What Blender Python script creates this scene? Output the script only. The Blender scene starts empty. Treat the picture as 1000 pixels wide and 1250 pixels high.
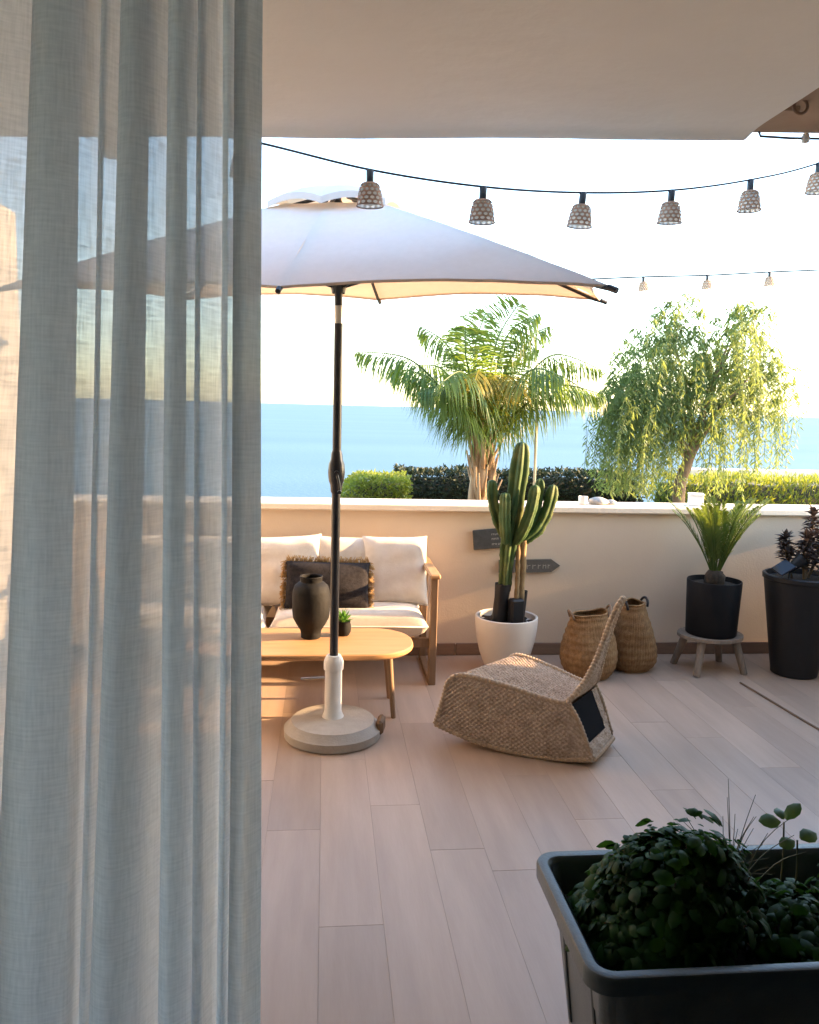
import bpy, math, random
from mathutils import Vector, Matrix, noise

random.seed(7)
SC = bpy.context.scene
COL = SC.collection
PI = math.pi

# ------------------------------------------------------------------ camera
yaw, pitch, roll = math.radians(-6), math.radians(-7.35), math.radians(1.5)
F = Vector((-math.sin(yaw) * math.cos(pitch), math.cos(yaw) * math.cos(pitch), math.sin(pitch)))
R0 = Vector((math.cos(yaw), math.sin(yaw), 0))
U0 = R0.cross(F)
Rv = R0 * math.cos(roll) + U0 * math.sin(roll)
Uv = U0 * math.cos(roll) - R0 * math.sin(roll)
cd = bpy.data.cameras.new('camera')
cam = bpy.data.objects.new('camera', cd)
COL.objects.link(cam)
cam.matrix_world = Matrix(((Rv.x, Uv.x, -F.x, 0), (Rv.y, Uv.y, -F.y, 0), (Rv.z, Uv.z, -F.z, 1.6), (0, 0, 0, 1)))
cd.sensor_fit = 'HORIZONTAL'
cd.sensor_width = 36
cd.lens = 36
cd.clip_start = 0.02
cd.clip_end = 200000
SC.camera = cam

# ------------------------------------------------------------------ sky, sun, exposure
SUN_EL, SUN_AZ = math.radians(15.5), math.radians(-1.2)      # azimuth from +X towards +Y
w = bpy.data.worlds.new('World')
SC.world = w
w.use_nodes = True
nt = w.node_tree
bg = nt.nodes['Background']
sky = nt.nodes.new('ShaderNodeTexSky')
sky.sky_type = 'NISHITA'
sky.sun_disc = False
sky.sun_elevation = SUN_EL
sky.sun_rotation = PI / 2 - SUN_AZ
sky.altitude = 40
sky.air_density = 1.0
sky.dust_density = 0.8
sky.ozone_density = 1.0
nt.links.new(sky.outputs[0], bg.inputs[0])
bg.inputs[1].default_value = 0.15
sl = bpy.data.lights.new('sun', 'SUN')
sl.energy = 3.2
sl.angle = math.radians(0.6)
sl.color = (1.0, 0.64, 0.33)
so = bpy.data.objects.new('sun', sl)
COL.objects.link(so)
sdir = Vector((math.cos(SUN_EL) * math.cos(SUN_AZ), math.cos(SUN_EL) * math.sin(SUN_AZ), math.sin(SUN_EL)))
so.rotation_euler = (-sdir).to_track_quat('-Z', 'Y').to_euler()
so.location = sdir * 30
SC.view_settings.view_transform = 'Standard'
SC.view_settings.look = 'None'
SC.view_settings.gamma = 1.0
SC.view_settings.exposure = 3.0
SC.view_settings.use_curve_mapping = False
SC.cycles.use_denoising = True
SC.cycles.max_bounces = 12
SC.cycles.diffuse_bounces = 6
SC.cycles.transparent_max_bounces = 24
SC.cycles.caustics_reflective = False
SC.cycles.caustics_refractive = False


# ------------------------------------------------------------------ materials
def pmat(name, c1, c2=None, scale=8, rough=0.7, bump=0.0, bscale=40, stretch=(1, 1, 1), metal=0.0,
         trans=0.0, tcol=None, rnd=0.0, spec=0.4, detail=6, wear=None):
    m = bpy.data.materials.new(name)
    m.use_nodes = True
    n, l = m.node_tree.nodes, m.node_tree.links
    b = n['Principled BSDF']
    out = n['Material Output']
    b.inputs['Roughness'].default_value = rough
    b.inputs['Metallic'].default_value = metal
    b.inputs['Specular IOR Level'].default_value = spec
    tc = n.new('ShaderNodeTexCoord')
    mp = n.new('ShaderNodeMapping')
    mp.inputs['Scale'].default_value = stretch
    oi = n.new('ShaderNodeObjectInfo')
    ad = n.new('ShaderNodeVectorMath'); ad.operation = 'ADD'
    sc = n.new('ShaderNodeVectorMath'); sc.operation = 'SCALE'
    cmb = n.new('ShaderNodeCombineXYZ')
    for i in range(3):
        l.new(oi.outputs['Random'], cmb.inputs[i])
    l.new(cmb.outputs[0], sc.inputs[0]); sc.inputs['Scale'].default_value = 37.0
    l.new(tc.outputs['Object'], ad.inputs[0]); l.new(sc.outputs[0], ad.inputs[1])
    l.new(ad.outputs[0], mp.inputs[0])
    col = None
    if c2 is not None:
        nz = n.new('ShaderNodeTexNoise')
        nz.inputs['Scale'].default_value = scale
        nz.inputs['Detail'].default_value = detail
        nz.inputs['Roughness'].default_value = 0.6
        l.new(mp.outputs[0], nz.inputs['Vector'])
        rp = n.new('ShaderNodeValToRGB')
        rp.color_ramp.elements[0].position = 0.32; rp.color_ramp.elements[0].color = (*c1, 1)
        rp.color_ramp.elements[1].position = 0.68; rp.color_ramp.elements[1].color = (*c2, 1)
        l.new(nz.outputs[0], rp.inputs[0])
        col = rp.outputs[0]
    if rnd:
        hs = n.new('ShaderNodeHueSaturation')
        mr = n.new('ShaderNodeMapRange')
        mr.inputs['To Min'].default_value = 1 - rnd; mr.inputs['To Max'].default_value = 1 + rnd
        l.new(oi.outputs['Random'], mr.inputs[0]); l.new(mr.outputs[0], hs.inputs['Value'])
        if col is None:
            hs.inputs['Color'].default_value = (*c1, 1)
        else:
            l.new(col, hs.inputs['Color'])
        col = hs.outputs[0]
    if wear:                                   # slow large-scale blotches with a shape of their own
        nz2 = n.new('ShaderNodeTexNoise'); nz2.inputs['Scale'].default_value = wear[1]; nz2.inputs['Detail'].default_value = 4
        l.new(mp.outputs[0] if stretch != (1, 1, 1) else tc.outputs['Object'], nz2.inputs['Vector'])
        r2 = n.new('ShaderNodeMapRange'); r2.inputs['From Min'].default_value = .45; r2.inputs['From Max'].default_value = .75
        r2.inputs['To Max'].default_value = wear[2]
        l.new(nz2.outputs[0], r2.inputs[0])
        mx = n.new('ShaderNodeMixRGB'); mx.inputs[2].default_value = (*wear[0], 1)
        l.new(r2.outputs[0], mx.inputs[0])
        if col is None: mx.inputs[1].default_value = (*c1, 1)
        else: l.new(col, mx.inputs[1])
        col = mx.outputs[0]
    if col is None:
        b.inputs['Base Color'].default_value = (*c1, 1)
    else:
        l.new(col, b.inputs['Base Color'])
    if bump:
        nb = n.new('ShaderNodeTexNoise')
        nb.inputs['Scale'].default_value = bscale; nb.inputs['Detail'].default_value = 5
        l.new(mp.outputs[0], nb.inputs['Vector'])
        bp = n.new('ShaderNodeBump'); bp.inputs['Strength'].default_value = bump; bp.inputs['Distance'].default_value = 0.01
        l.new(nb.outputs[0], bp.inputs['Height']); l.new(bp.outputs[0], b.inputs['Normal'])
    if trans:
        t = n.new('ShaderNodeBsdfTranslucent')
        if tcol: t.inputs['Color'].default_value = (*tcol, 1)
        elif col is not None: l.new(col, t.inputs['Color'])
        else: t.inputs['Color'].default_value = (*c1, 1)
        mx = n.new('ShaderNodeMixShader'); mx.inputs[0].default_value = trans
        l.new(b.outputs[0], mx.inputs[1]); l.new(t.outputs[0], mx.inputs[2]); l.new(mx.outputs[0], out.inputs['Surface'])
    return m


def plank_mat():
    m = pmat('wood_look_tile', (0.415, 0.298, 0.218), (0.485, 0.358, 0.27), 3.0, 0.36, 0.04, 30, (5, 0.6, 1), rnd=0.11, spec=0.5, wear=((0.355, 0.262, 0.205), 1.2, .5))
    return m


def curtain_mat():
    m = bpy.data.materials.new('linen_voile')
    m.use_nodes = True
    n, l = m.node_tree.nodes, m.node_tree.links
    n.remove(n['Principled BSDF'])
    out = n['Material Output']
    uv = n.new('ShaderNodeUVMap'); uv.uv_map = 'UVMap'
    def nz(sx, sy, sc):
        mp = n.new('ShaderNodeMapping'); mp.inputs['Scale'].default_value = (sx, sy, 1)
        l.new(uv.outputs[0], mp.inputs[0])
        t = n.new('ShaderNodeTexNoise'); t.inputs['Scale'].default_value = sc; t.inputs['Detail'].default_value = 3
        l.new(mp.outputs[0], t.inputs['Vector'])
        return t.outputs[0]
    a = nz(340, 26, 1.0)          # warp slubs
    b = nz(30, 300, 1.0)          # weft slubs
    mx = n.new('ShaderNodeMath'); mx.operation = 'ADD'
    l.new(a, mx.inputs[0]); l.new(b, mx.inputs[1])
    mr = n.new('ShaderNodeMapRange')
    mr.inputs['From Min'].default_value = 0.68; mr.inputs['From Max'].default_value = 1.32
    mr.inputs['To Min'].default_value = 0.955; mr.inputs['To Max'].default_value = 0.865
    l.new(mx.outputs[0], mr.inputs[0])
    df = n.new('ShaderNodeBsdfDiffuse'); df.inputs[0].default_value = (0.74, 0.775, 0.785, 1)
    tr = n.new('ShaderNodeBsdfTranslucent'); tr.inputs[0].default_value = (0.74, 0.775, 0.785, 1)
    rp = n.new('ShaderNodeValToRGB')            # slubby threads, some paler than others
    rp.color_ramp.elements[0].position = .36; rp.color_ramp.elements[0].color = (0.62, 0.655, 0.665, 1)
    rp.color_ramp.elements[1].position = .64; rp.color_ramp.elements[1].color = (0.84, 0.87, 0.88, 1)
    hf = n.new('ShaderNodeMath'); hf.operation = 'MULTIPLY'; hf.inputs[1].default_value = .5
    l.new(mx.outputs[0], hf.inputs[0]); l.new(hf.outputs[0], rp.inputs[0])
    l.new(rp.outputs[0], df.inputs[0]); l.new(rp.outputs[0], tr.inputs[0])
    m1 = n.new('ShaderNodeMixShader'); m1.inputs[0].default_value = 0.57
    l.new(df.outputs[0], m1.inputs[1]); l.new(tr.outputs[0], m1.inputs[2])
    tp = n.new('ShaderNodeBsdfTransparent')
    m2 = n.new('ShaderNodeMixShader')
    l.new(mr.outputs[0], m2.inputs[0]); l.new(tp.outputs[0], m2.inputs[1]); l.new(m1.outputs[0], m2.inputs[2])
    l.new(m2.outputs[0], out.inputs['Surface'])
    return m


def sea_mat():
    m = bpy.data.materials.new('sea_water')
    m.use_nodes = True
    n, l = m.node_tree.nodes, m.node_tree.links
    b = n['Principled BSDF']
    tc = n.new('ShaderNodeTexCoord')
    mp = n.new('ShaderNodeMapping'); mp.inputs['Scale'].default_value = (0.0006, 0.004, 1)
    l.new(tc.outputs['Object'], mp.inputs[0])
    nz = n.new('ShaderNodeTexNoise'); nz.inputs['Scale'].default_value = 1.0; nz.inputs['Detail'].default_value = 6
    l.new(mp.outputs[0], nz.inputs['Vector'])
    rp = n.new('ShaderNodeValToRGB')
    rp.color_ramp.elements[0].position = .35; rp.color_ramp.elements[0].color = (0.076, 0.144, 0.203, 1)
    rp.color_ramp.elements[1].position = .65; rp.color_ramp.elements[1].color = (0.094, 0.168, 0.229, 1)
    l.new(nz.outputs[0], rp.inputs[0]); l.new(rp.outputs[0], b.inputs['Base Color'])
    b.inputs['Roughness'].default_value = 0.55
    b.inputs['Specular IOR Level'].default_value = 0.12
    nb = n.new('ShaderNodeTexNoise'); nb.inputs['Scale'].default_value = 0.4; nb.inputs['Detail'].default_value = 5
    l.new(tc.outputs['Object'], nb.inputs['Vector'])
    bp = n.new('ShaderNodeBump'); bp.inputs['Strength'].default_value = 0.6; bp.inputs['Distance'].default_value = 0.6
    l.new(nb.outputs[0], bp.inputs['Height']); l.new(bp.outputs[0], b.inputs['Normal'])
    return m


M = dict(
    plank=plank_mat(),
    grout=pmat('grout', (0.35, 0.27, 0.225), (0.385, 0.30, 0.25), 30, 0.9),
    wall=pmat('terrace_plaster', (0.73, 0.595, 0.45), (0.77, 0.63, 0.48), 2.5, 0.9, 0.10, 90, wear=((0.62, 0.48, 0.35), 1.1, .35)),
    cap=pmat('wall_cap_paint', (0.74, 0.66, 0.55), (0.80, 0.72, 0.61), 5, 0.75, 0.15, 60),
    skirt=pmat('skirting_tile', (0.22, 0.135, 0.09), (0.28, 0.175, 0.115), 7, 0.55, 0.05, 40, (1, 1, 6), rnd=.08),
    ceil=pmat('ceiling_plaster', (0.83, 0.815, 0.765), (0.87, 0.855, 0.805), 2.2, 0.85, 0.4, 11, wear=((0.76, 0.745, 0.70), 1.6, .5)),
    soffit=pmat('brown_soffit', (0.36, 0.24, 0.16), (0.42, 0.29, 0.20), 6, 0.8, 0.2, 40),
    room=pmat('room_paint', (0.10, 0.10, 0.10), (0.12, 0.12, 0.12), 3, 0.9),
    white=pmat('white_paint', (0.78, 0.77, 0.74), (0.82, 0.81, 0.78), 8, 0.5),
    hwall=pmat('house_render', (0.66, 0.61, 0.54), (0.72, 0.665, 0.59), 2, 0.9, 0.3, 80),
    curtain=curtain_mat(),
    rod=pmat('rod_metal', (0.12, 0.12, 0.12), None, rough=.35, metal=.8),
    sea=sea_mat(),
    earth=pmat('garden_soil', (0.13, 0.09, 0.055), (0.22, 0.16, 0.09), 3, 0.95, 0.4, 20),
    hill=pmat('dry_hillside', (0.16, 0.14, 0.07), (0.26, 0.21, 0.12), 0.2, 0.95, 0.5, 2),
    canopy=pmat('canopy_canvas', (0.72, 0.72, 0.70), (0.76, 0.76, 0.74), 30, 0.85, 0.08, 300, trans=0.24, tcol=(0.85, 0.50, 0.25)),
    pole=pmat('dark_pole', (0.030, 0.030, 0.034), (0.045, 0.045, 0.05), 6, 0.35, metal=0.3),
    steel=pmat('bare_steel', (0.55, 0.53, 0.5), None, rough=.3, metal=1.0),
    concrete=pmat('cast_concrete', (0.40, 0.355, 0.30), (0.47, 0.42, 0.36), 18, 0.85, 0.25, 120, wear=((0.34, 0.30, 0.25), 6, .4)),
    tube=pmat('white_tube', (0.72, 0.69, 0.64), (0.76, 0.73, 0.68), 9, 0.45),
    rust=pmat('brown_block', (0.16, 0.095, 0.05), (0.22, 0.13, 0.07), 30, 0.7, 0.2, 60),
    teak=pmat('teak', (0.36, 0.21, 0.10), (0.46, 0.28, 0.14), 3, 0.5, 0.08, 30, (14, 1, 14), rnd=.06),
    teakx=pmat('teak_tabletop', (0.40, 0.215, 0.095), (0.49, 0.28, 0.13), 3, 0.45, 0.06, 30, (1, 14, 14), rnd=.05),
    dteak=pmat('dark_teak', (0.20, 0.125, 0.07), (0.27, 0.17, 0.10), 4, 0.55, 0.08, 30, (10, 10, 1), rnd=.06),
    fabric=pmat('cream_fabric', (0.70, 0.62, 0.53), (0.75, 0.67, 0.58), 40, 0.95, 0.25, 260, spec=.1),
    charcoal=pmat('charcoal_fabric', (0.018, 0.016, 0.018), (0.036, 0.033, 0.035), 60, 0.95, 0.35, 240, spec=.1),
    fringe=pmat('tan_fringe', (0.44, 0.27, 0.11), (0.58, 0.38, 0.17), 40, 0.9, trans=.25),
    vase=pmat('charcoal_ceramic', (0.007, 0.007, 0.007), (0.015, 0.0145, 0.0145), 14, 0.7, 0.2, 50, spec=.18),
    ceramic=pmat('cream_ceramic', (0.68, 0.62, 0.54), (0.73, 0.67, 0.59), 6, 0.45, 0.05, 60),
    potsoil=pmat('potting_soil', (0.022, 0.015, 0.010), (0.05, 0.035, 0.022), 60, 0.95, 0.8, 120),
    cactus=pmat('cactus_skin', (0.035, 0.070, 0.018), (0.060, 0.105, 0.030), 9, 0.65, 0.3, 45, spec=.25, wear=((0.20, 0.18, 0.06), 9, .6)),
    cork=pmat('cactus_bark', (0.20, 0.13, 0.06), (0.32, 0.22, 0.10), 20, 0.8, 0.3, 60),
    black=pmat('black_plastic', (0.007, 0.007, 0.008), (0.011, 0.011, 0.013), 5, 0.5, 0.05, 80),
    blackm=pmat('matt_black_pot', (0.006, 0.006, 0.007), (0.010, 0.010, 0.012), 8, 0.6, 0.08, 120, spec=.22),
    slate=pmat('slate_sign', (0.055, 0.06, 0.062), (0.085, 0.09, 0.092), 30, 0.7, 0.2, 100),
    chalk=pmat('chalk_lettering', (0.42, 0.43, 0.41), (0.52, 0.53, 0.5), 90, 0.9),
    straw=pmat('woven_straw', (0.38, 0.285, 0.21), (0.66, 0.53, 0.42), 75, 0.9, 0.5, 220, spec=.12, detail=3, wear=((0.24, 0.17, 0.115), 16, .5)),
    braid=pmat('straw_braid', (0.40, 0.285, 0.19), (0.58, 0.445, 0.32), 90, 0.9, 0.35, 240, spec=.15),
    seagrass=pmat('seagrass', (0.21, 0.115, 0.05), (0.36, 0.215, 0.10), 50, 0.85, 0.3, 200, spec=.2, wear=((0.14, 0.07, 0.03), 12, .5)),
    hollow_shade=pmat('hollow_shade_black', (0.008, 0.008, 0.009), None, rough=.95, spec=.1),
    oldwood=pmat('weathered_wood', (0.20, 0.15, 0.11), (0.31, 0.24, 0.18), 4, 0.85, 0.3, 40, (12, 12, 1), rnd=.1),
    cycas=pmat('cycad_leaf', (0.045, 0.085, 0.015), (0.085, 0.13, 0.025), 10, 0.4, trans=.25, tcol=(0.22, 0.28, 0.03)),
    cytrunk=pmat('cycad_trunk', (0.03, 0.02, 0.012), (0.06, 0.04, 0.022), 40, 0.9, .5, 60),
    aeon=pmat('purple_succulent', (0.060, 0.042, 0.036), (0.115, 0.080, 0.064), 20, 0.45, trans=.1),
    succ=pmat('green_succulent', (0.07, 0.19, 0.03), (0.12, 0.27, 0.05), 20, 0.45, trans=.25, tcol=(.25, .45, .05)),
    panel=pmat('solar_glass', (0.012, 0.014, 0.022), None, rough=.15),
    stemw=pmat('plant_stem', (0.10, 0.075, 0.045), (0.16, 0.12, 0.07), 20, 0.8),
    bin=pmat('grey_green_plastic', (0.085, 0.10, 0.10), (0.10, 0.116, 0.116), 10, 0.32, 0.12, 160, wear=((0.14, 0.15, 0.145), 9, .45)),
    bindark=pmat('slot_shadow_plastic', (0.03, 0.034, 0.033), None, rough=.6),  # groove shade put into the colour of a thin inset bar
    herb=pmat('herb_leaf', (0.007, 0.030, 0.003), (0.016, 0.062, 0.006), 15, 0.5, spec=.16, trans=.18, tcol=(.08, .2, .02)),
    herb2=pmat('seedling_leaf', (0.05, 0.10, 0.03), (0.08, 0.14, 0.04), 15, 0.45, trans=.25, tcol=(.15, .28, .05)),
    chive=pmat('dry_grass_blade', (0.13, 0.13, 0.08), (0.20, 0.19, 0.12), 15, 0.6, trans=.2),
    cable=pmat('dark_cable', (0.02, 0.022, 0.028), None, rough=.5),
    cableg=pmat('grey_cable', (0.10, 0.12, 0.15), None, rough=.5),
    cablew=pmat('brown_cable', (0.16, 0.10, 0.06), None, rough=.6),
    shade=pmat('rattan_shade', (0.25, 0.13, 0.075), (0.36, 0.20, 0.115), 60, 0.7, .2, 200),
    paper=pmat('shade_liner', (0.85, 0.82, 0.75), None, rough=.9, trans=.4, tcol=(.95, .92, .85)),
    frond=pmat('palm_leaflet', (0.050, 0.095, 0.022), (0.080, 0.140, 0.030), 2.5, 0.4, trans=.35, tcol=(.24, .34, .03)),
    frond_sun=pmat('sunlit_leaflet', (0.16, 0.165, 0.022), (0.28, 0.22, 0.028), 6, 0.45, trans=.35, tcol=(.50, .40, .03)),  # sunlight on the front fronds put into the leaf colour
    ptrunk=pmat('palm_fibre', (0.23, 0.15, 0.085), (0.40, 0.28, 0.17), 9, 0.9, .5, 30, (3, 3, .5)),
    pepper=pmat('pepper_leaf', (0.065, 0.115, 0.040), (0.105, 0.165, 0.058), 2.0, 0.5, trans=.38, tcol=(.40, .48, .10)),
    bark=pmat('bark', (0.16, 0.11, 0.07), (0.27, 0.19, 0.12), 12, 0.9, .6, 30),
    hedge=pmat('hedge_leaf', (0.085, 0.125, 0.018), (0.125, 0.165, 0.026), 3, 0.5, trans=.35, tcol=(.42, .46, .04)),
    hedged=pmat('dark_hedge_leaf', (0.018, 0.030, 0.012), (0.030, 0.045, 0.018), 3, 0.6, trans=.12),  # leaf tone much darker than the other hedges
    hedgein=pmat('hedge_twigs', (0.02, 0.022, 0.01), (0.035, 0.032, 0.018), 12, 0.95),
    bamboo=pmat('bamboo_cane', (0.46, 0.36, 0.22), (0.56, 0.45, 0.29), 10, 0.6),
    rock=pmat('grey_stone', (0.30, 0.29, 0.28), (0.42, 0.41, 0.39), 25, 0.9, .5, 60),
)


# ------------------------------------------------------------------ mesh helpers
class MB:
    def __init__(s):
        s.v, s.f, s.uv = [], [], {}

    def add(s, vs, fs):
        o = len(s.v)
        s.v += [tuple(p) for p in vs]
        s.f += [tuple(i + o for i in f) for f in fs]
        return s

    def box(s, c, size, rot=None, bev=0.0):
        hx, hy, hz = (x / 2 for x in size)
        if bev <= 0:
            P = [(x, y, z) for z in (-hz, hz) for y in (-hy, hy) for x in (-hx, hx)]
            Fc = [(0, 2, 3, 1), (4, 5, 7, 6), (0, 1, 5, 4), (2, 6, 7, 3), (0, 4, 6, 2), (1, 3, 7, 5)]
        else:
            b = min(bev, hx * .9, hy * .9, hz * .9)
            P, Fc, idx = [], [], {}
            for sx in (-1, 1):
                for sy in (-1, 1):
                    for sz in (-1, 1):
                        for ax in range(3):
                            p = [sx * (hx - b), sy * (hy - b), sz * (hz - b)]
                            p[ax] = (sx * hx, sy * hy, sz * hz)[ax]
                            idx[(sx, sy, sz, ax)] = len(P); P.append(tuple(p))
            for ax in range(3):
                o = [a for a in range(3) if a != ax]
                for sg in (-1, 1):
                    q = []
                    for a, b2 in ((-1, -1), (1, -1), (1, 1), (-1, 1)):
                        k = [0, 0, 0]; k[ax] = sg; k[o[0]] = a; k[o[1]] = b2
                        q.append(idx[(*k, ax)])
                    Fc.append(tuple(q))
            for ax in range(3):
                o = [a for a in range(3) if a != ax]
                for a in (-1, 1):
                    for b2 in (-1, 1):
                        k1 = [0, 0, 0]; k1[ax] = -1; k1[o[0]] = a; k1[o[1]] = b2
                        k2 = list(k1); k2[ax] = 1
                        Fc.append((idx[(*k1, o[0])], idx[(*k2, o[0])], idx[(*k2, o[1])], idx[(*k1, o[1])]))
            for sx in (-1, 1):
                for sy in (-1, 1):
                    for sz in (-1, 1):
                        Fc.append(tuple(idx[(sx, sy, sz, ax)] for ax in range(3)))
        out = []
        for p in P:
            p = Vector(p)
            if rot is not None: p = rot @ p
            out.append(p + Vector(c))
        return s.add(out, Fc)

    def lathe(s, prof, segs=32, c=(0, 0, 0), disp=None, cap0=False, cap1=False):
        vs, fs = [], []
        for j, (r, z) in enumerate(prof):
            for i in range(segs):
                a = 2 * PI * i / segs
                rr = r + (disp(i, j, a, z) if disp else 0)
                vs.append((c[0] + rr * math.cos(a), c[1] + rr * math.sin(a), c[2] + z))
        n = len(prof)
        for j in range(n - 1):
            for i in range(segs):
                k = (i + 1) % segs
                fs.append((j * segs + i, j * segs + k, (j + 1) * segs + k, (j + 1) * segs + i))
        if cap0: fs.append(tuple(reversed(range(segs))))
        if cap1: fs.append(tuple((n - 1) * segs + i for i in range(segs)))
        return s.add(vs, fs)

    def tube(s, path, rad, sides=8, closed=False, cap=True):
        path = [Vector(p) for p in path]
        n = len(path)
        rf = rad if callable(rad) else (lambda i, t: rad)
        vs, fs = [], []
        up = None
        for i, p in enumerate(path):
            if closed: t = path[(i + 1) % n] - path[i - 1]
            else: t = path[min(i + 1, n - 1)] - path[max(i - 1, 0)]
            t = t.normalized() if t.length > 1e-9 else Vector((0, 0, 1))
            if up is None:
                up = Vector((0, 0, 1)) if abs(t.z) < .9 else Vector((1, 0, 0))
            a = t.cross(up)
            if a.length < 1e-6: a = t.cross(Vector((1, 0, .3)))
            a.normalize(); b = a.cross(t).normalized(); up = b
            r = rf(i, i / max(1, n - 1))
            for k in range(sides):
                q = 2 * PI * k / sides
                vs.append(p + (a * math.cos(q) + b * math.sin(q)) * r)
        m = n if closed else n - 1
        for i in range(m):
            j = (i + 1) % n
            for k in range(sides):
                l = (k + 1) % sides
                fs.append((i * sides + k, i * sides + l, j * sides + l, j * sides + k))
        if cap and not closed:
            fs.append(tuple(reversed(range(sides)))); fs.append(tuple((n - 1) * sides + k for k in range(sides)))
        return s.add(vs, fs)

    def grid(s, fn, nu, nv):
        vs = [fn(i / nu, j / nv) for j in range(nv + 1) for i in range(nu + 1)]
        fs = [(j * (nu + 1) + i, j * (nu + 1) + i + 1, (j + 1) * (nu + 1) + i + 1, (j + 1) * (nu + 1) + i) for j in range(nv) for i in range(nu)]
        return s.add(vs, fs)

    def loft(s, loops, cap0=False, cap1=False):
        n = len(loops[0]); vs = [p for L in loops for p in L]; fs = []
        for j in range(len(loops) - 1):
            for i in range(n):
                k = (i + 1) % n
                fs.append((j * n + i, j * n + k, (j + 1) * n + k, (j + 1) * n + i))
        if cap0: fs.append(tuple(reversed(range(n))))
        if cap1: fs.append(tuple((len(loops) - 1) * n + i for i in range(n)))
        return s.add(vs, fs)

    def prism(s, poly, axis_fn, t0, t1):
        """poly: 2-D points; axis_fn(u, v, t) -> 3-D"""
        n = len(poly)
        vs = [axis_fn(u, v, t0) for u, v in poly] + [axis_fn(u, v, t1) for u, v in poly]
        fs = [tuple(reversed(range(n))), tuple(range(n, 2 * n))] + [(i, (i + 1) % n, n + (i + 1) % n, n + i) for i in range(n)]
        return s.add(vs, fs)

    def leaf(s, p, d, nrm, L, W, fold=0.25, bend=0.0, segs=2):
        """lanceolate leaf from p along d"""
        d = Vector(d).normalized(); nrm = Vector(nrm)
        side = d.cross(nrm)
        if side.length < 1e-5: side = d.cross(Vector((.3, .9, .2)))
        side.normalize(); up = side.cross(d).normalized()
        p = Vector(p); q = p.copy(); dd = d.copy()
        if segs == 2:
            m = p + dd * (L * .45)
            dd2 = (dd + Vector((0, 0, -bend))).normalized()
            e = m + dd2 * (L * .55)
            a = m + side * W / 2 + up * fold * W; b = m - side * W / 2 + up * fold * W
            return s.add([p, a, e, b, m], [(0, 4, 1), (4, 2, 1), (0, 3, 4), (4, 3, 2)])
        w = [0.35, 1.0, .75, 0.0]
        L0, R_ = [], []
        pts = []
        for k in range(4):
            t = k / 3
            ww = W / 2 * w[k]
            pts.append((q - side * ww, q + side * ww))
            dd = (dd + Vector((0, 0, -bend / 3))).normalized()
            q = q + dd * (L / 3)
        vs = [x for pr in pts for x in pr]
        return s.add(vs, [(0, 1, 3, 2), (2, 3, 5, 4), (4, 5, 7, 6)])

    def build(s, name, mat, parent=None, smooth=False, loc=None, sharp=None):
        me = bpy.data.meshes.new(name)
        me.from_pydata(s.v, [], s.f)
        me.update()
        import bmesh
        bm = bmesh.new(); bm.from_mesh(me); bmesh.ops.recalc_face_normals(bm, faces=bm.faces); bm.to_mesh(me); bm.free()
        if smooth:
            me.polygons.foreach_set('use_smooth', [True] * len(me.polygons))
            if sharp is not None:
                me.set_sharp_from_angle(angle=math.radians(sharp))
        me.materials.append(M[mat])
        return link(name, me, parent, loc)


def link(name, me, parent=None, loc=None):
    o = bpy.data.objects.new(name, me)
    COL.objects.link(o)
    if parent is not None: o.parent = parent
    if loc is not None: o.location = loc
    return o


def tag(o, label, cat, group=None):
    o['label'] = label; o['category'] = cat
    if group: o['group'] = group
    return o


def thing(name, label, cat, loc=(0, 0, 0), rz=0.0, group=None):
    o = bpy.data.objects.new(name, None)
    o.empty_display_size = .1
    COL.objects.link(o)
    o.location = loc; o.rotation_euler = (0, 0, rz)
    return tag(o, label, cat, group)


def struct(o):
    o['kind'] = 'structure'
    return o


def copy_tree(o, parent=None):
    c = o.copy(); COL.objects.link(c); c.parent = parent
    for ch in list(o.children): copy_tree(ch, c)
    return c


def lerp(a, b, t): return a + (b - a) * t


def catmull(P, n):
    P = [Vector(p) for p in P]; out = []
    for i in range(len(P) - 1):
        p0 = P[max(i - 1, 0)]; p1 = P[i]; p2 = P[i + 1]; p3 = P[min(i + 2, len(P) - 1)]
        for k in range(n):
            t = k / n
            out.append(.5 * ((2 * p1) + (p2 - p0) * t + (2 * p0 - 5 * p1 + 4 * p2 - p3) * t * t + (3 * p1 - p0 - 3 * p2 + p3) * t ** 3))
    out.append(P[-1])
    return out


def rrect(w, d, r, z, n=5, cx=0, cy=0):
    pts = []
    for (sx, sy, a0) in ((1, 1, 0), (-1, 1, PI / 2), (-1, -1, PI), (1, -1, 1.5 * PI)):
        for k in range(n + 1):
            a = a0 + PI / 2 * k / n
            pts.append((cx + sx * (w / 2 - r) + r * math.cos(a), cy + sy * (d / 2 - r) + r * math.sin(a), z))
    return pts


# ================================================================== SETTING
# sea and land
sea = MB().add([(-60000, 60, -46), (60000, 60, -46), (60000, 90000, -46), (-60000, 90000, -46)], [(0, 1, 2, 3)]).build('sea', 'sea')
struct(sea)
hs = MB()
def hillfn(u, v):
    x = lerp(-160, 160, u); y = lerp(11.0, 260, v ** 1.6)
    z = -0.35 - (y - 11) * 0.34 + noise.noise(Vector((x * .05, y * .05, 0))) * min(3, (y - 11) * .12)
    return (x, y, z)
hs.grid(hillfn, 60, 40)
struct(hs.build('hillside', 'hill', smooth=True))
gg = MB()
gg.grid(lambda u, v: (lerp(-30, 30, u), lerp(5.34, 11.1, v), -0.06 + noise.noise(Vector((u * 40, v * 6, 3))) * .03 - (0.3 * max(0, v - .9) * 10)), 90, 14)
struct(gg.build('garden_bed_ground', 'earth', smooth=True))

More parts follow.
